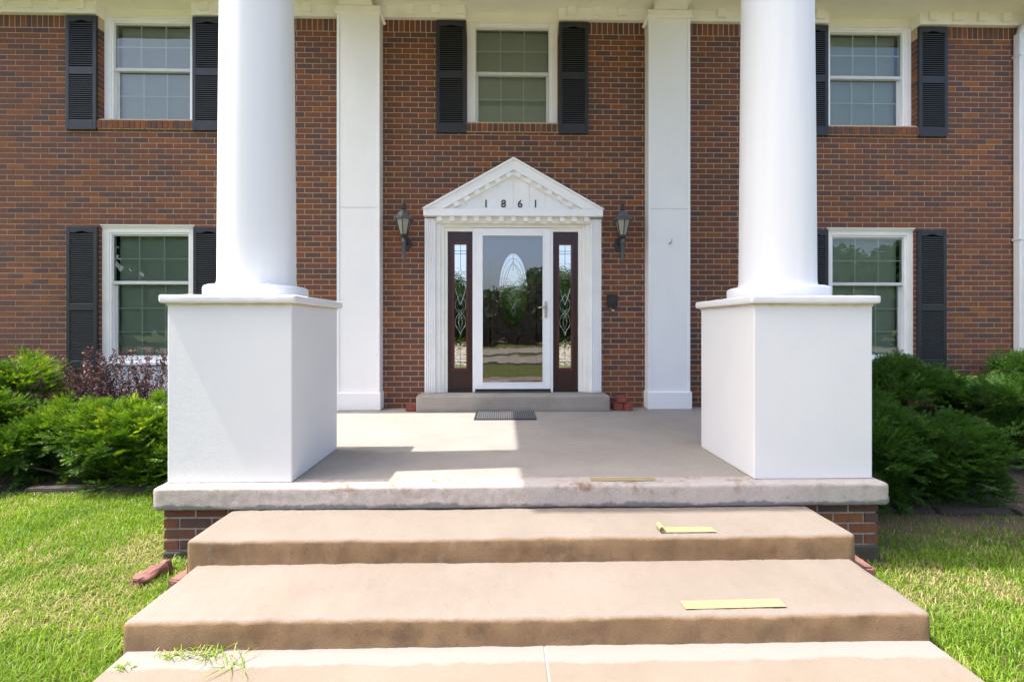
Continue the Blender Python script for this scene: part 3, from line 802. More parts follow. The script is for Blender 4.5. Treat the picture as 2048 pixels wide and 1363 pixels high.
# entry door behind the storm door
ed = MB(); ed.box(-0.353, 0.603, 0.125, 0.17, 0.63, 2.652)
door = ed.build('entry_door', M['wood'], house)
ocx, ocz, orx, orz = 0.132, 1.915, 0.185, 0.475
g = MB(False); n = 48
g.add([(ocx, 0.121, ocz)] + [(ocx+orx*math.cos(2*math.pi*i/n), 0.121, ocz+orz*math.sin(2*math.pi*i/n)) for i in range(n)], [(0, 1+i, 1+(i+1) % n) for i in range(n)])
g.build('oval_pane', M['leaded_glass'], door)
q = MB(); q.tube(ell(ocx, ocz, orx+0.012, orz+0.014, 0.122, n=48)[:-1], 0.016, 8, closed=True); q.build('oval_moulding', M['wood_edge'], door, smooth=True)
q = MB(); pts = [(ocx-0.29, 0.125, 0.95), (ocx-0.29, 0.125, 2.30)]
q.tube([(ocx-0.30,0.124,0.98),(ocx-0.30,0.124,2.30),(ocx-0.20,0.124,2.32),(ocx-0.13,0.124,2.40),(ocx-0.05,0.124,2.47),(ocx,0.124,2.48),(ocx+0.05,0.124,2.47),(ocx+0.13,0.124,2.40),(ocx+0.20,0.124,2.32),(ocx+0.30,0.124,2.30),(ocx+0.30,0.124,0.98)], 0.012)
for s in (-1, 1): q.tube([(ocx+s*0.06,0.124,0.80),(ocx+s*0.06,0.124,1.30),(ocx+s*0.30,0.124,1.42),(ocx+s*0.30,0.124,0.80)], 0.010, closed=True)
q.build('panel_moulding', M['wood_edge'], door, smooth=True)
c = MB(); y = 0.117
for f in (0.86, 0.70): c.tube(ell(ocx, ocz, orx*f, orz*f, y, n=40), 0.003)
c.tube([(ocx, y, ocz+orz), (ocx, y, ocz+0.25)], 0.003); c.tube([(ocx-orx*0.95, y, ocz+0.15), (ocx-0.06, y, ocz+0.15)], 0.0025); c.tube([(ocx+0.06, y, ocz+0.15), (ocx+orx*0.95, y, ocz+0.15)], 0.0025)
for s in (-1, 1):
    c.tube([(ocx, y, ocz+0.38), (ocx+s*0.05, y, ocz+0.26), (ocx+s*0.105, y, ocz+0.10), (ocx+s*0.10, y, ocz-0.06), (ocx, y, ocz-0.20)], 0.003)
c.build('came', M['came'], door)
c = MB()
c.tube([(ocx,y,ocz+0.06),(ocx+0.04,y,ocz-0.06),(ocx,y,ocz-0.17),(ocx-0.04,y,ocz-0.06)], 0.005, closed=True)
for s in (-1, 1):
    c.tube([(ocx+s*0.07,y,ocz-0.12),(ocx,y,ocz-0.22),(ocx-s*0.035,y,ocz-0.27)], 0.0045)
    c.tube([(ocx,y,ocz+0.07),(ocx+s*0.06,y,ocz+0.15),(ocx+s*0.11,y,ocz+0.02),(ocx+s*0.05,y,ocz-0.02)], 0.0035)
c.tube([(ocx-0.03,y,ocz-0.27),(ocx,y,ocz-0.34),(ocx+0.03,y,ocz-0.27)], 0.004)
c.build('bevel_came', M['came_light'], door)
k = MB(); k.lathe([(0.0,0),(0.028,0.0),(0.03,0.02),(0.02,0.03),(0.015,0.06),(0.03,0.075),(0.0,0.085)], (0,0), 14, cap=False)
k.v = [(0.505+x_, 0.123-z_, 1.55+y_) for x_, y_, z_ in k.v]; k.build('knob', M['nickel'], door, smooth=True)
# storm door
sdm = MB(); y0, y1 = 0.005, 0.045; x0, x1, z0, z1 = -0.352, 0.602, 0.655, 2.690
gx0, gx1, gz0, gz1 = -0.257, 0.503, 0.738, 2.595
sdm.box(x0, gx0, y0, y1, z0, z1); sdm.box(gx1, x1, y0, y1, z0, z1); sdm.box(gx0, gx1, y0, y1, gz1, z1); sdm.box(gx0, gx1, y0, y1, z0, gz0)
storm = sdm.build('storm_door', M['trim_white'], house, bevel=0.004)
q = MB()
for a, b, c_, d in ((gx0-0.012, gx0, gz0-0.012, gz1+0.012), (gx1, gx1+0.012, gz0-0.012, gz1+0.012)): q.box(a, b, y0-0.006, y0-0.0005, c_, d)
q.box(gx0, gx1, y0-0.006, y0-0.0005, gz1, gz1+0.012); q.box(gx0, gx1, y0-0.006, y0-0.0005, gz0-0.012, gz0); q.build('glazing_bead', M['trim_white'], storm, bevel=0.002)
g = MB(False); g.add([(gx0,0.022,gz0),(gx1,0.022,gz0),(gx1,0.022,gz1),(gx0,0.022,gz1)], [(0,1,2,3)]); g.build('pane', M['storm_glass'], storm)
k = MB(); k.box(x0, x1, y0+0.004, y1, 0.628, 0.6545); k.build('sweep', M['dark'], storm)
k = MB(); k.box(x0-0.004, x1+0.004, -0.03, 0.12, 0.6125, 0.627); k.build('threshold', M['pewter'], storm)
pl = [(0.545+0.017*math.cos(a), 1.66+0.09+0.017*math.sin(a)) for a in [math.pi*i/8 for i in range(9)]] + [(0.545-0.017*math.cos(a), 1.66-0.09-0.017*math.sin(a)) for a in [math.pi*i/8 for i in range(9)]]
k = MB(); k.prism(pl, -0.004, 0.0045); hp = k.build('handle_plate', M['nickel'], storm, bevel=0.002)
k = MB(); k.tube([(0.545,-0.003,1.69),(0.545,-0.042,1.69),(0.53,-0.05,1.69),(0.47,-0.048,1.688),(0.445,-0.045,1.682)], [0.010,0.009,0.010,0.009,0.007], 10); k.build('handle', M['nickel'], storm, smooth=True)

# ------------------------------------------------------------------ porch: slab, steps, foundation
PZ = 0.42
porch = thing('porch', 'concrete front porch with brick base and two wide worn steps', 'porch', (0.13, -1.9, 0))
s = MB(); sweep_x(s, rounded(-2.66, -0.002, 0.30, PZ, 0.002, 0.002), -2.235, 2.545, 0.25, 0.01, 0.0008, 2.0)
s.build('floor_slab', M['porch'], porch, smooth=False)
s = MB(); sweep_x(s, rounded(-2.815, -2.661, 0.272, PZ+0.0005, 0.022, 0.002, seg=5, rlow=0.012, fine=0.02), -2.25, 2.56, 0.016, 0.045, 0.0030, 22, seed=3)
e = s.build('slab_edge', M['slab_edge'], porch, smooth=True)
s = MB(); sweep_x(s, rounded(-3.218, -2.70, -0.06, 0.268, 0.022, 0.002, seg=5, fine=0.04), -1.755, 2.012, 0.022, 0.035, 0.006, 9, seed=5)
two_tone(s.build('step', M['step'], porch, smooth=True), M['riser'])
s = MB(); sweep_x(s, rounded(-3.702, -3.10, -0.06, 0.132, 0.022, 0.002, seg=5, fine=0.04), -1.705, 1.985, 0.022, 0.035, 0.006, 9, seed=9)
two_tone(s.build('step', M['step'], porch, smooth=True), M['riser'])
fw = MB(); fw.box(-2.19, 2.50, -2.752, -0.0, -0.2, 0.274)
fnd = fw.build('foundation_wall', M['mortar_grey'], porch)
fw = MB(); fw.box(-2.205, 2.515, -2.768, -2.70, -0.2, -0.015); fw.build('footing', M['edging'], porch, bevel=0.01)
bb = {}
for tv in (0.05, 0.15, 0.35, 0.5, 0.8, 0.95):
    b = MB(); b.box(-0.096, 0.096, -0.046, 0.046, -0.0285, 0.0285, tv); bb[tv] = b.mesh('brick', M['brick'])
zr = 0.272 - 0.034
for r_ in range(4):
    z = zr - r_*0.0705
    for side in (-1, 1):
        edge = -2.205 if side < 0 else 2.515
        offx = 0.0 if r_ % 2 == 0 else -0.105
        for k in range(4):
            xx = edge - side*(0.098 + offx + k*0.208)
            if r_ % 2 == 1 and k == 0:
                b = MB(); b.box(-0.045, 0.045, -0.046, 0.046, -0.0285, 0.0285, rnd.choice((0.1, 0.45, 0.9)) if side > 0 else rnd.choice((0.05, 0.5)))
                link('brick', b.mesh('brick', M['brick']), fnd, (edge - side*0.047, -2.714, z)); continue
            tv = rnd.choice((0.05, 0.15, 0.35)) if side < 0 or r_ in (0, 3) else rnd.choice((0.8, 0.95, 0.5))
            link('brick', bb[tv], fnd, (xx, -2.712+rnd.uniform(-0.003, 0.003), z))
        for k in range(12):                                   # returns along the sides
            o = link('brick', bb[rnd.choice((0.05, 0.15, 0.35, 0.5))], fnd, (edge - side*0.043, -2.55 + k*0.208 + (0.1 if r_ % 2 else 0), z)); o.rotation_euler = (0, 0, R(90))

ds = MB(); sweep_x(ds, rounded(-0.285, 0.115, PZ-0.002, 0.610, 0.016, 0.002, seg=4), -1.045, 1.295, 0.05, 0.02, 0.003, 8, seed=2)
o = ds.build('doorstep', M['doorstep'], None, smooth=True); tag(o, 'low grey concrete doorstep block under the front door', 'doorstep')

# ------------------------------------------------------------------ columns
def column(px0, px1, cx, label):
    cy = -2.322; c = thing('portico_column', label, 'column', ((px0+px1)/2, cy, PZ), 'round white columns on square pedestals')
    p = MB(); n = 14
    p.box(px0, px1, -2.732, -1.912, PZ+0.001, 1.599)
    p.build('pedestal', M['stucco'], c, bevel=0.008, seg=2)
    k = MB(); k.box(px0-0.036, px1+0.036, -2.768, -1.876, 1.600, 1.656)
    q = MB(); q.box(px0-0.005, px1+0.005, -2.737, -1.907, 1.584, 1.5985); q.build('caulk_bead', M['caulk'], c, bevel=0.003)
    bmx = bmesh.new(); me = k.mesh('cap_slab', M['stucco']); bmx.from_mesh(me)
    bmesh.ops.bevel(bmx, geom=list(bmx.edges), offset=0.019, segments=4, affect='EDGES', profile=0.6)
    for _ in range(1): bmesh.ops.subdivide_edges(bmx, edges=[e_ for e_ in bmx.edges if e_.calc_length() > 0.2], cuts=24, use_grid_fill=True)
    for v in bmx.verts: v.co += v.normal*0.0035*mnoise.noise(v.co*14) if True else 0
    bmx.to_mesh(me); bmx.free(); me.polygons.foreach_set('use_smooth', [True]*len(me.polygons))
    link('cap_slab', me, c)
    d = MB(); r = 0.345
    d.lathe([(r-0.03,1.652),(r-0.006,1.662),(r,1.68),(r,1.722),(r-0.006,1.734),(r-0.022,1.741),(0.25,1.744)], (cx, cy), 64)
    d.build('base_ring', M['column'], c, smooth=True)
    sft = MB(); prof = [(0.274,1.742),(0.267,1.752),(0.262,1.770),(0.260,1.80)]
    for i in range(1, 16):
        t = i/15; prof.append((0.260-0.030*t**1.3, 1.80+(5.24-1.80)*t))
    prof += [(0.232,5.25),(0.255,5.27),(0.255,5.295),(0.28,5.31),(0.28,5.371)]
    sft.lathe(prof, (cx, cy), 72, phase=0.3)
    me = sft.mesh('shaft', M['column'], True)
    link('shaft', me, c)
    return c
column(-2.202, -1.392, -1.832, 'round white column on stucco pedestal on the purple shrub side of the porch')
column(1.688, 2.498, 2.090, 'round white column on stucco pedestal on the intercom and wall hook side of the porch')

# ------------------------------------------------------------------ wall things
def lantern(x, label):
    y = -0.165; t = thing('wall_lantern', label, 'lantern', (x, 0, 2.48), 'coach lanterns flanking the door')
    b = MB(); b.lathe([(0.122,2.752),(0.124,2.760),(0.118,2.768),(0.085,2.795),(0.068,2.835),(0.048,2.852),(0.046,2.862),(0.030,2.870)], (x, y), 6, phase=R(30)); b.build('roof', M['pewter'], t, bevel=0.002)
    b = MB(); b.lathe([(0.012,2.868),(0.030,2.880),(0.030,2.886),(0.012,2.893),(0.016,2.905),(0.026,2.925),(0.022,2.945),(0.010,2.955),(0.006,2.970),(0.010,2.978),(0.002,2.99)], (x, y), 14); b.build('finial', M['iron'], t, smooth=True)
    b = MB(); b.lathe([(0.042,2.572),(0.090,2.752)], (x, y), 6, phase=R(30)); b.build('glass', M['lantern_glass'], t)
    b = MB()
    for k in range(6):
        a = R(30+60*k); b.tube([(x+0.045*math.cos(a), y+0.045*math.sin(a), 2.568), (x+0.094*math.cos(a), y+0.094*math.sin(a), 2.756)], 0.0065, 6)
    b.build('cage', M['iron'], t)
    b = MB(); b.lathe([(0.014,2.528),(0.040,2.545),(0.050,2.560),(0.050,2.573),(0.0,2.575)], (x, y), 6, phase=R(30)); b.build('cup', M['iron'], t)
    b = MB(); b.lathe([(0.002,2.236),(0.010,2.250),(0.020,2.268),(0.020,2.276),(0.014,2.284),(0.017,2.30),(0.025,2.47),(0.032,2.474),(0.032,2.486),(0.025,2.492),(0.026,2.53)], (x, y), 14); b.build('stem', M['pewter'], t, smooth=True)
    b = MB(); b.tube([(x, y, 2.50), (x, y+0.05, 2.515), (x, -0.03, 2.50), (x, -0.01, 2.49)], [0.016,0.018,0.022,0.03], 10); b.build('arm', M['iron'], t, smooth=True)
    b = MB(); n = 24; pts = [(x+0.062*math.cos(2*math.pi*k/n), 2.485+0.092*math.sin(2*math.pi*k/n)) for k in range(n)]; b.prism(pts, -0.020, -0.002); b.build('backplate', M['iron'], t, bevel=0.006)
    return t
lantern(-1.215, 'black coach lantern on the brick above the single loose brick, left of the pediment')
lantern(1.478, 'black coach lantern on the brick above the small black intercom box')
mb_ = thing('wall_box', 'small black slotted intercom box on the brick right of the door', 'intercom', (1.386, 0, 1.77))
b = MB(); b.box(1.322, 1.450, -0.030, -0.002, 1.698, 1.846); bx = b.build('housing', M['black_plastic'], mb_, bevel=0.005)
for i in range(4):
    xx = 1.358 + i*0.019; b = MB(); b.box(xx-0.0055, xx+0.0055, -0.0345, -0.0305, 1.735, 1.825); b.build('grille_bar', M['iron'], mb_)
b = MB(); b.box(1.335, 1.437, -0.036, -0.0305, 1.706, 1.722); b.build('lower_lip', M['black_plastic'], mb_)
db_ = thing('doorbell', 'tiny doorbell with pale button under the black intercom box', 'doorbell', (1.386, 0, 1.648))
b = MB(); b.box(1.352, 1.418, -0.014, -0.002, 1.636, 1.658); b.build('plate', M['iron'], db_, bevel=0.003)
b = MB(); b.box(1.374, 1.412, -0.020, -0.0145, 1.645, 1.655); b.build('button', M['trim_white'], db_, bevel=0.002)
dsp = thing('downspout', 'pale grey metal downspout at the right end of the brick wall', 'downspout', (6.68, -0.06, 0))
b = MB(); b.box(6.585, 6.685, -0.095, -0.010, 0.1, 5.20); b.build('pipe', M['downspout'], dsp, bevel=0.012)
b = MB()
for i in range(3): b.box(6.600+i*0.028, 6.612+i*0.028, -0.100, -0.0955, 0.1, 5.2)
b.build('corrugation', M['downspout'], dsp, bevel=0.004)
b = MB(); b.tube([(6.635,-0.052,5.16),(6.64,-0.07,5.24),(6.66,-0.20,5.36),(6.66,-0.36,5.44)], 0.05, 8); b.build('elbow', M['downspout'], dsp, smooth=True)
for z in (4.9, 2.55, 1.0):
    b = MB(); b.box(6.578, 6.692, -0.103, -0.002, z, z+0.022); b.build('strap', M['downspout'], dsp, bevel=0.002)

# ------------------------------------------------------------------ small things on the porch
mt = thing('doormat', 'black rubber doormat with woven pattern in front of the doorstep', 'doormat', (0.025, -0.52, PZ))
b = MB(); b.box(-0.322, 0.372, -0.768, -0.295, PZ+0.003, PZ+0.011); b.build('base', M['rubber'], mt, bevel=0.003)
b = MB()
for i in range(27):
    for j in range(16):
        xx = -0.295 + i*0.0246; yy = -0.742 + j*0.028
        if (i+j) % 2: b.box(xx, xx+0.021, yy+0.009, yy+0.016, PZ+0.0112, PZ+0.015)
        else: b.box(xx+0.007, xx+0.014, yy, yy+0.024, PZ+0.0112, PZ+0.015)
b.build('ribs', M['rubber_rib'], mt, kind='stuff')

def tape(x0, x1, y0, y1, z, rot, label, curl=0.0):
    cx, cy = (x0+x1)/2, (y0+y1)/2; o = None
    b = MB(); n = 40; L = x1-x0; W = y1-y0; pts = []
    for i in range(n+1):
        u = i/n*L; xx, zz = u - L/2, 0.0015
        if curl and u < curl:
            a = (curl-u)/curl*R(215); r = curl/R(215)
            xx = -L/2+curl - r*math.sin(a); zz = 0.0015 + r*(1-math.cos(a))
        zz += 0.0012*abs(mnoise.noise(Vector((u*14, z*9, 0))))
        pts.append((xx, zz))
    vs_ = []; fs_ = []
    ca, sa = math.cos(R(rot)), math.sin(R(rot))
    for (xx, zz) in pts:
        for yy, dz in ((-W/2, 0), (W/2, 0)):
            vs_.append((cx+xx*ca-yy*sa, cy+xx*sa+yy*ca, z+zz))
    m = len(vs_)
    for (xx, zz) in pts:
        for yy in (-W/2, W/2): vs_.append((cx+xx*ca-yy*sa, cy+xx*sa+yy*ca, z+zz+0.0009))
    for i in range(n):
        a = i*2; fs_ += [(m+a, m+a+2, m+a+3, m+a+1), (a, a+1, a+3, a+2), (a, a+2, m+a+2, m+a), (a+1, m+a+1, m+a+3, a+3)]
    b.add(vs_, fs_); o = b.build('tape_strip', M['tape'], None)
    tag(o, label, 'tape', 'yellow tape strips on the steps')
tape(0.582, 1.022, -2.752, -2.688, PZ+0.002, 0, 'yellow tape strip stuck on the porch floor edge in shade')
tape(0.850, 1.222, -3.176, -3.110, 0.2705, 0, 'pale yellow tape strip with a curled end on the upper step', 0.062)
tape(0.848, 1.330, -3.656, -3.594, 0.1345, 1.2, 'long flat pale yellow tape strip on the lower step')

def loose_brick(x, y, z, rz, label, size=(0.19, 0.09, 0.057), mat='red_brick', tilt=(0,0), cat='brick', group=None, amp=0.004, name='loose_brick'):
    b = MB(); b.box(-size[0]/2, size[0]/2, -size[1]/2, size[1]/2, 0, size[2]); me = b.mesh(name, M[mat])
    bmx = bmesh.new(); bmx.from_mesh(me)
    bmesh.ops.bevel(bmx, geom=list(bmx.edges), offset=min(size)*0.10, segments=2, affect='EDGES')
    bmesh.ops.subdivide_edges(bmx, edges=[e_ for e_ in bmx.edges if e_.calc_length() > 0.03], cuts=4, use_grid_fill=True)
    for v in bmx.verts: v.co += v.normal*amp*mnoise.noise(v.co*22+Vector((x*7, y*7, z)))
    bmx.to_mesh(me); bmx.free()
    o = link(name, me, None, (x, y, z)); o.rotation_euler = (R(tilt[0]), R(tilt[1]), R(rz)); tag(o, label, cat, group); return o
loose_brick(-1.115, -0.165, PZ+0.001, 90, 'single loose red brick on the porch against the doorstep, away from the brick pile', (0.16,0.125,0.085))
loose_brick(1.408, -0.165, PZ+0.001, 90, 'lower red brick of the pile, touching the doorstep', (0.16,0.115,0.082))
loose_brick(1.525, -0.190, PZ+0.001, 90, 'lower red brick of the pile, on the pilaster side', (0.16,0.105,0.078))
loose_brick(1.462, -0.150, PZ+0.084, 84, 'topmost red brick resting on the two brick pile by the doorstep', (0.15,0.115,0.085), tilt=(0,4))
loose_brick(-2.095, -2.99, -0.052, 66, 'flaking pinkish red stone lying tilted in the grass beside the steps', (0.19,0.10,0.05), 'red_stone', (-12,-8), 'stone', amp=0.034, name='edging_stone')
loose_brick(-1.845, -2.99, -0.08, 80, 'sunken red edging stone pressed against the left side of the steps', (0.30,0.08,0.09), 'red_stone', (0,0), 'stone', amp=0.010, name='edging_stone')
loose_brick(2.105, -3.02, -0.06, 86, 'smooth red edging brick along the right side of the steps', (0.30,0.12,0.115), 'red_stone', (0,0), 'stone', amp=0.008, name='edging_stone')
for i, (xx, rz, ln) in enumerate(((-3.98, 2, 0.60), (-3.36, -1, 0.60), (-2.72, 3, 0.62))):
    loose_brick(xx, -1.555, -0.088, rz, ['dark concrete edging block at the far end of the left planting bed', 'dark concrete edging block in the middle of the left planting bed', 'dark concrete edging block of the left bed next to the porch'][i], (ln,0.10,0.085), 'edging', cat='edging', group='edging blocks of the left bed', amp=0.008, name='edging_block')
for i, (xx, yy, rz) in enumerate(((3.35, -1.92, -6), (3.98, -1.98, -3), (4.62, -2.0, 2))):
    loose_brick(xx, yy, -0.175, rz, ['half buried edging block of the right bed next to the porch', 'half buried edging block in the middle of the right bed', 'half buried edging block at the far end of the right bed'][i], (0.60,0.10,0.075), 'edging', cat='edging', group='edging blocks of the right bed', amp=0.008, name='edging_block')

# ------------------------------------------------------------------ plants
def rot_frames(d, roll):
    """frames (N,3,3) whose first column is d"""
    d = d/np.linalg.norm(d, axis=1, keepdims=True)
    up = np.tile(np.array([0.0,0.0,1.0]), (len(d),1)); bad = np.abs(d[:,2]) > 0.97; up[bad] = (1,0,0)
    s = np.cross(up, d); s /= np.linalg.norm(s, axis=1, keepdims=True); u = np.cross(d, s)
    c, si = np.cos(roll)[:,None], np.sin(roll)[:,None]
    s2 = s*c + u*si; u2 = -s*si + u*c
    return np.stack([d, s2, u2], axis=2)
def spray_template(rg, L=0.15, nd=13, side=3, nl=0.028, nw=0.0085):
    tri = []; tip = []
    def twig(o, ang, ln, n, lift):
        dirx = np.array([math.cos(ang), math.sin(ang), lift])
        for i in range(n):
            t = (i+0.6)/n; p = o + dirx*ln*t
            for s in (-1, 1):
                a = ang + s*R(58 - 26*t + rg.uniform(-8, 8)); l = nl*(0.75+0.35*math.sin(math.pi*t))*rg.uniform(0.8, 1.15)
                v = np.array([math.cos(a), math.sin(a), rg.uniform(-0.05, 0.45)])*l; w = np.array([-math.sin(a), math.cos(a), rg.uniform(-0.8,0.8)])*nw*0.5
                tri.append((p-w, p+w, p+v)); tip.append(t*ln/L + abs(o[0])/L)
        tri.append((o-np.array([0,0.0014,0]), o+np.array([0,0.0014,0]), o+dirx*ln)); tip.append(0.0)
    twig(np.zeros(3), 0, L, nd, 0.12)
    for k in range(side):
        t = 0.2+0.5*k/side; s = -1 if k % 2 else 1
        twig(np.array([L*t, 0, 0.12*L*t]), s*R(38), L*(0.62-0.25*t), int(nd*0.55), 0.1)
    return np.array(tri), np.clip(np.array(tip), 0, 1.2)
def yew(name, label, clumps, dens, mat, seed, new_top, L=0.15, bright=0.0, group=None):
    """clumps: (cx,cy,cz,r): foliage lobes; sprays cover each lobe's outer shell"""
    rg = np.random.default_rng(seed); base = np.mean([(c[0], c[1]) for c in clumps], axis=0)
    t = thing(name, label, 'shrub', (base[0], base[1], GZ), group)
    temps = [spray_template(rg, L*rg.uniform(0.85, 1.2), 12, 3) for _ in range(6)]
    P = []; D = []; N = []
    zmax = max(c[2]+c[3] for c in clumps)
    for (cx, cy, cz, r) in clumps:
        n = int(dens*r*r*4*math.pi)
        u = rg.normal(size=(n,3)); u /= np.linalg.norm(u, axis=1, keepdims=True); u[:,2] = np.where(u[:,2] < -0.35, -u[:,2], u[:,2])
        rad = r*rg.uniform(0.45, 1.0, n)**0.6
        p = np.array([cx,cy,cz]) + u*rad[:,None]*np.array([1,1,0.9])
        keep = p[:,2] > gz(cx, cy)+0.03; p, u, rad = p[keep], u[keep], rad[keep]
        far = rg.random(len(p)) < 0.05; p[far] += (u[far]*np.array([1,1,0.6])+np.array([0,0,0.5]))*rg.uniform(0.03, 0.12, far.sum())[:,None]
        d = u*np.array([1,1,0.65]) + rg.normal(size=p.shape)*0.45 + np.array([0,-0.1,0.35])
        P.append(p); D.append(d); N.append(rad/r)
    P = np.concatenate(P); D = np.concatenate(D); depth = np.concatenate(N)
    F = rot_frames(D, rg.normal(size=len(P))*0.5); sc = rg.uniform(0.7, 1.2, len(P))
    which = rg.integers(0, len(temps), len(P)); V = []; T = []
    for k, (tri, tip) in enumerate(temps):
        idx = np.where(which == k)[0]
        X = np.einsum('nij,tkj->ntki', F[idx], tri)*sc[idx][:,None,None,None] + P[idx][:,None,None,:]
        V.append(X.reshape(-1, 3))
        top = np.clip((P[idx][:,2]-zmax*0.45)/(zmax*0.55), 0, 1)*new_top  # young growth rises with height, partly painting in the sunlit tops
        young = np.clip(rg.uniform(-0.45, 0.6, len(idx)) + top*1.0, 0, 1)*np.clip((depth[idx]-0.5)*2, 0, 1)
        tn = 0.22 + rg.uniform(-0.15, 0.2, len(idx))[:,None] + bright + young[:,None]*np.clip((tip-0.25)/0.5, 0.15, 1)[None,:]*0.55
        T.append(np.clip(tn, 0, 1).ravel())
    V = np.concatenate(V); T = np.concatenate(T); tris = np.arange(len(V)).reshape(-1, 3)
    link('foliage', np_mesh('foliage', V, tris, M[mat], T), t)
    st = MB(); root = Vector((base[0], base[1], GZ))
    for (cx, cy, cz, r) in clumps:
        a = root + Vector((rnd.uniform(-0.12, 0.12), rnd.uniform(-0.1, 0.1), 0)); b = Vector((cx, cy, cz)); m = (a+b)/2 + Vector((0, 0, -0.05))
        st.tube([a, m, b], [0.018, 0.013, 0.006], 5)
        for _ in range(5):
            e = b + Vector((rnd.gauss(0,1), rnd.gauss(0,1), rnd.gauss(0.3,0.8))).normalized()*r*0.85; st.tube([b, (b+e)/2+Vector((0,0,0.02)), e], [0.006,0.005,0.002], 4)
    st.build('stems', M['stem'], t)
    return t
def lobes(seed, x0, x1, y0, y1, h, n, r=(0.2,0.3), bulge=0.0):
    rg = random.Random(seed); out = []
    for i in range(n):
        u = (i+0.5)/n; x = x0+(x1-x0)*((u*7.3) % 1.0)+rg.uniform(-0.08, 0.08); v = rg.random(); y = y0+(y1-y0)*v
        rr = rg.uniform(*r); e = math.sqrt(max(0.05, 1-((x-(x0+x1)/2)/((x1-x0)/2+0.2))**2*0.75))
        for f in (rg.uniform(0.78, 1.0), rg.uniform(0.25, 0.6)):
            out.append((x+rg.uniform(-0.05,0.05), y + (0.06 if f < 0.7 else -0.06), max(rr*0.45, (h*e*f*(0.86+0.14*v))-rr*0.85)+GZ, rr))
    return out
low = lambda L: [(a, b, c-0.07, r) for a, b, c, r in L]
yew('yew_shrub', 'bright green spreading yew with yellow tips in front of the purple shrub', lobes(3, -4.72, -2.75, -1.46, -0.86, 0.79, 20, (0.14,0.25)), 300, 'yew', 21, 1.0, bright=0.05)
yew('yew_shrub', 'feathery light green yew left of the purple shrub under the brick wall', lobes(8, -6.3, -4.85, -1.35, -0.40, 1.14, 20, (0.14,0.25)), 280, 'yew', 22, 0.75, L=0.19, bright=0.08)
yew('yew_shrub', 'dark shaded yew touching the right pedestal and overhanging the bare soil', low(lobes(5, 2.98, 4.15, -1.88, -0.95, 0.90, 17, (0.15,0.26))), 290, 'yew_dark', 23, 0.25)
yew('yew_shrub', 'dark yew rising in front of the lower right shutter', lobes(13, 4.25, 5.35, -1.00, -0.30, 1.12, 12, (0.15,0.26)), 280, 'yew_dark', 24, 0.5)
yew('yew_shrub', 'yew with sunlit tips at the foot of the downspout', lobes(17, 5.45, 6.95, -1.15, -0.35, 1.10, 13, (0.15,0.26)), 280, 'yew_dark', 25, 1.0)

def leafy(name, label, cat, base, stems, leaf, mat, seed, nleaf, lean, tone_hi):
    rg = np.random.default_rng(seed); t = thing(name, label, cat, (base[0], base[1], GZ))
    st = MB(); P = []; T = []
    for k in range(stems):
        a = rg.uniform(0, 2*math.pi); ln = rg.uniform(0.6, 1.0); o = np.array([base[0]+rg.normal()*base[3], base[1]+rg.normal()*0.10, GZ])
        top = o + np.array([math.cos(a)*lean*rg.uniform(0.4,1.2), math.sin(a)*lean*0.5, base[2]*ln])
        mid = (o+top)/2 + np.array([(top[0]-o[0])*-0.25, 0, base[2]*0.12])
        pts = [o*(1-s)**2 + 2*mid*s*(1-s) + top*s*s for s in np.linspace(0, 1, 9)]
        st.tube([tuple(p) for p in pts], [0.005-0.0042*i/8 for i in range(9)], 4)
        for i in range(nleaf):
            s = rg.uniform(0.3, 1.0)**0.8; p = o*(1-s)**2 + 2*mid*s*(1-s) + top*s*s
            P.append(p + rg.normal(size=3)*0.022*(1.3-s)); T.append(np.clip(rg.uniform(0.05, 0.6) + (0.4 if s > 0.88 and rg.random() < tone_hi else 0), 0, 1))
    P = np.array(P); T = np.array(T); n = len(P)
    F = rot_frames(rg.normal(size=(n,3))+np.array([0,0,0.4]), rg.uniform(0, 6.28, n)); sc = leaf*rg.uniform(0.6, 1.25, n)
    q = np.array([(0,0,0),(0.5,0.32,0.06),(1,0,0),(0.5,-0.32,0.06)])
    X = np.einsum('nij,kj->nki', F, q)*sc[:,None,None] + P[:,None,:]
    V = X.reshape(-1, 3); b = np.arange(n)*4; tris = np.stack([b, b+1, b+2, b, b+2, b+3], axis=1).reshape(-1, 3)
    link('foliage', np_mesh('foliage', V, tris, M[mat], np.repeat(T, 2)), t); st.build('stems', M['stem'], t); return t
leafy('barberry_shrub', 'purple leaved barberry with wispy red shoots below the lower left window', 'shrub', (-4.28, -0.55, 1.28, 0.34), 150, 0.027, 'barberry', 31, 70, 0.42, 0.6)
leafy('boxwood_shrub', 'small bright yellow green bush hugging the edge of the left pedestal', 'shrub', (-3.02, -1.02, 0.78, 0.10), 60, 0.030, 'box', 32, 60, 0.22, 0.8)

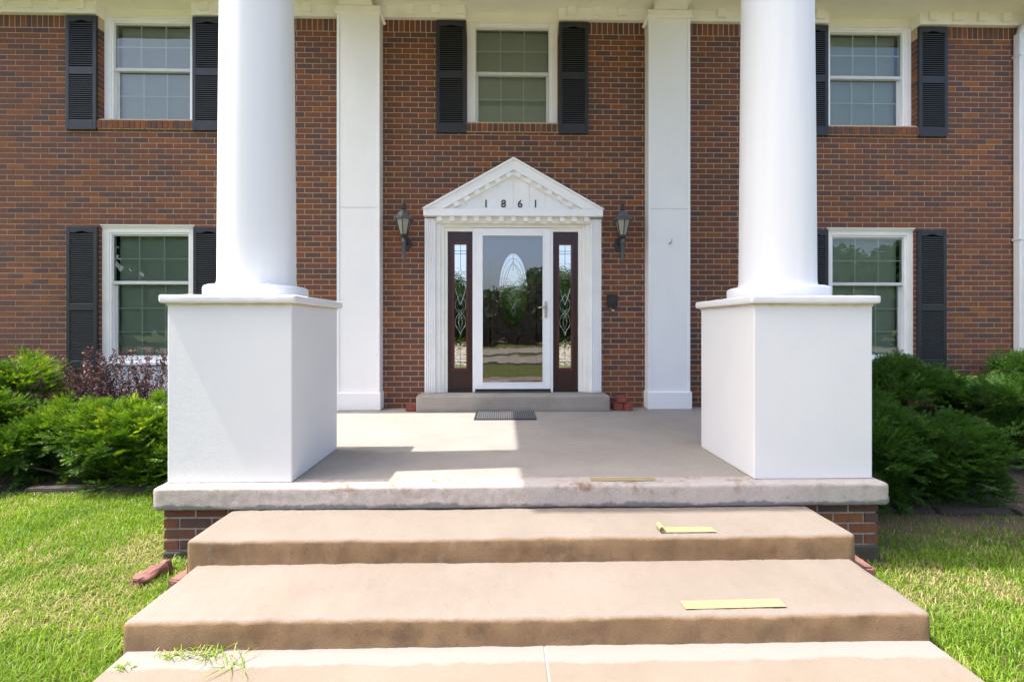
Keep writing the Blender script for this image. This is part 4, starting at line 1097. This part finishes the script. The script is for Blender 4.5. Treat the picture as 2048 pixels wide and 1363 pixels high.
# grass
def grass():
    rg = np.random.default_rng(5); P = []; 
    def area(x0, x1, y0, y1, d):
        n = int((x1-x0)*(y1-y0)*d); return np.stack([rg.uniform(x0, x1, n), rg.uniform(y0, y1, n)], axis=1)
    A = np.concatenate([area(-5.6, -1.68, -4.3, -1.60, 11000), area(1.96, 5.6, -4.3, -1.55, 10500), area(-7.5,-5.6,-3,-1.6,2500), area(-2.28, -2.22, -2.8, -1.7, 4000)])
    x, y = A[:,0], A[:,1]
    ok = ~((x > -1.79) & (x < 2.05) & (y > -3.24)) & ~((x > -1.73) & (x < 2.0) & (y > -3.73)) & ~((x > -2.26) & (x < 2.57) & (y > -2.78))
    ok &= ~((x < 0) & (y > -1.58) )
    A = A[ok]; x, y = A[:,0], A[:,1]
    def vn(px, py, s, o=0.0): return np.array([mnoise.noise(Vector((a*s+o, b*s, o))) for a, b in zip(px, py)])
    n1 = vn(x, y, 1.9); n2 = vn(x, y, 7.0, 4.0)
    dry = 0.85*n1 + 0.7*n2 - 0.34
    for cx, cy, rr, k in ((-2.35,-2.86,0.36,0.75),(-3.3,-2.85,0.38,0.55),(-2.25,-3.3,0.22,0.45),(2.95,-3.05,0.30,0.8),(2.25,-3.22,0.22,0.6),(2.75,-3.6,0.25,0.35),(-2.9,-3.15,0.2,0.4)):
        dry += k*np.exp(-((x-cx)**2/(rr*1.6)**2 + (y-cy)**2/rr**2))
    dry = np.clip(dry+0.15, 0, 1)
    # thin shade-grown turf over soil near the right shrubs
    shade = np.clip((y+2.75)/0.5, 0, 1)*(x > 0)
    keep = rg.random(len(x)) > np.maximum(0.45*dry, 0.86*shade + 0.1*(n2 > 0.0)*shade)
    x, y, dry, n1, n2, shade = x[keep], y[keep], dry[keep], n1[keep], n2[keep], shade[keep]; n = len(x)
    hgt = rg.uniform(0.020, 0.052, n)*(1-0.4*dry)*(1+0.35*n2); wd = rg.uniform(0.0013, 0.0030, n)
    az = rg.uniform(0, 2*math.pi, n) + 0.0; lean = rg.uniform(0.25, 1.25, n) + 0.5*dry; face = az + rg.uniform(-0.6, 0.6, n) + math.pi/2
    z = np.array([gz(a_, b_) for a_, b_ in zip(x, y)])
    edge = np.exp(-np.minimum(np.abs(x+1.72), np.abs(x-2.0))/0.10)*(y < -2.7); hgt = hgt*(1+0.5*edge)
    b = np.stack([x, y, z], 1); dx = np.stack([np.cos(az), np.sin(az), np.zeros(n)], 1); w = np.stack([np.cos(face), np.sin(face), np.zeros(n)], 1)*wd[:,None]
    up = np.array([0,0,1.0])
    m = b + up*(hgt*0.62)[:,None] + dx*(hgt*lean*0.30)[:,None]; tp = b + up*(hgt*(1.05-0.28*lean))[:,None] + dx*(hgt*lean*0.95)[:,None]
    V = np.stack([b-w, b+w, m-w*0.75, m+w*0.75, tp], 1).reshape(-1, 3); i0 = np.arange(n)*5
    tris = np.stack([i0, i0+1, i0+3, i0, i0+3, i0+2, i0+2, i0+3, i0+4], 1).reshape(-1, 3)
    tone = np.clip(rg.uniform(0.1, 0.62, n) + 0.25*n1, 0.0, 0.72)
    straw = rg.random(n) < np.clip(dry*0.85 + 0.04, 0, 0.85); tone[straw] = rg.uniform(0.78, 1.0, straw.sum())
    tone = np.where((shade > 0.3) & ~straw, tone*0.5, tone)  # green blades under the mask darkened, shade put into their colour
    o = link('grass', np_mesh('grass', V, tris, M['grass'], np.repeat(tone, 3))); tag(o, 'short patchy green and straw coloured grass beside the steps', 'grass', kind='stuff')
grass()
def weed(name, cx, cy, z, n, spread, label, seed, long=0.10):
    rg = np.random.default_rng(seed); b = MB()
    for i in range(n):
        a = rg.uniform(0, 6.28); l = rg.uniform(0.4, 1)*long; o = Vector((cx+rg.normal()*spread, cy+rg.normal()*spread*0.35, z))
        d = Vector((math.cos(a), math.sin(a), 0)); s = Vector((-d.y, d.x, 0))*0.0022; h = rg.uniform(0.15, 0.8)
        m = o + d*l*0.5 + Vector((0,0,l*0.5*h)); e = o + d*l + Vector((0,0,l*0.35*h))
        tn = float(rg.uniform(0.2, 0.7) if rg.random() < 0.75 else rg.uniform(0.8, 1))
        b.add([o-s, o+s, m+s*0.8, m-s*0.8, e], [(0,1,2,3), (3,2,4)], tn)
    tag(b.build(name, M['grass']), label, 'weed')
weed('weed_tuft', -1.31, -3.728, 0.006, 42, 0.05, 'sprawling green weed tuft in the joint below the lower step', 3, 0.12)
weed('weed_tuft', -1.45, -3.74, 0.006, 30, 0.03, 'small wispy weed tuft left of the sprawling one at the step foot', 4, 0.06)
weed('weed_tuft', -1.60, -3.80, 0.006, 22, 0.018, 'tiny grass sprig on the walkway near the lawn edge', 5, 0.05)
weed('weed_tuft', -2.06, -2.86, GZ, 90, 0.06, 'tall green grass tuft between the brick base and the steps', 6, 0.13)
weed('weed_tuft', -1.14, -3.80, 0.006, 14, 0.03, 'dry straw stalks lying on the walkway by the weed', 7, 0.14)
weed('weed_tuft', 2.36, -2.93, gz(2.36, -2.93), 40, 0.05, 'grass tuft at the corner of the red edging brick', 8, 0.12)

# ------------------------------------------------------------------ trees across the street (seen mirrored in the glass)
def tree(x, y, h, cr, label, seed):
    rg = np.random.default_rng(seed); t = thing('street_tree', label, 'tree', (x, y, GZ), 'trees across the street mirrored in the glass')
    tk = MB(); top = h*0.75
    tk.tube([(x, y, GZ-0.1), (x+0.1, y, h*0.25), (x-0.1, y+0.1, top)], [0.28, 0.22, 0.06], 8)
    for k in range(7):
        a = rg.uniform(0, 6.28); z = h*rg.uniform(0.25, 0.5); tk.tube([(x, y, z), (x+math.cos(a)*cr*0.4, y+math.sin(a)*cr*0.4, z+h*0.15), (x+math.cos(a)*cr*0.75, y+math.sin(a)*cr*0.75, z+h*0.22)], [0.10,0.07,0.02], 5)
    tk.build('trunk', M['bark'], t)
    C = []
    for k in range(34):
        u = rg.normal(size=3); u /= np.linalg.norm(u); C.append((x+u[0]*cr*0.75, y+u[1]*cr*0.75, h*0.52+u[2]*h*0.36, cr*rg.uniform(0.28, 0.45)))
    P = []
    for c in C:
        u = rg.normal(size=(170,3)); u /= np.linalg.norm(u, axis=1, keepdims=True); P.append(np.array(c[:3]) + u*(c[3]*rg.uniform(0.5,1.05,170))[:,None])
    P = np.concatenate(P); n = len(P); F = rot_frames(rg.normal(size=(n,3)), rg.uniform(0, 6.28, n)); sc = rg.uniform(0.25, 0.5, n)*max(1.0, cr/3.6)*1.25
    q = np.array([(0,0,0),(0.5,0.4,0.1),(1,0,0),(0.5,-0.4,0.1)]); X = np.einsum('nij,kj->nki', F, q)*sc[:,None,None]+P[:,None,:]
    V = X.reshape(-1,3); b = np.arange(n)*4; tris = np.stack([b,b+1,b+2,b,b+2,b+3],1).reshape(-1,3)
    link('crown', np_mesh('crown', V, tris, M['tree'], np.repeat(rg.uniform(0,1,n),2)), t)
specs = [(-1.6,-33,4.0,2.6),(1.6,-34,4.8,2.8),(5.0,-33,6.6,3.2),(9.0,-34,6.4,3.2),(-5.2,-34,5.6,3.0),(-10.5,-33,8.0,4.0),(-16,-34,12.0,4.8),(-23,-33,15.0,5.6),(-31,-32,16.0,6.2),
         (13.5,-34,6.0,3.4),(20,-33,6.6,3.8),(27,-32,8.0,4.2),(35,-33,7.6,4.6),(45,-34,9.0,5.2),(-40,-33,16.0,6.5)]
names = ['short tree straight across from the door', 'middle tree across from the door, mirrored in the oval glass', 'tallest dark tree mirrored beside the storm door handle', 'broad tree across the street mirrored in the right sidelight',
 'broad tree across the street mirrored in the left sidelight', 'rounded tree mirrored low in the left half of the facade glass', 'full crowned tree mirrored in the lower left window', 'wide tree mirrored at the lower left window edge', 'far tree past the lower left window reflection',
 'rounded tree next to the one in the right sidelight', 'tree mirrored at the left edge of the lower right window', 'tall tree mirrored in the middle of the lower right window', 'tall tree mirrored near the right casing of the lower right window', 'far large tree past the lower right window reflection', 'far large tree at the end of the street row']
for (x, y, h, cr), nm, sd_ in zip(specs, names, range(len(specs))): tree(x, y, h, cr, nm, 100+sd_)
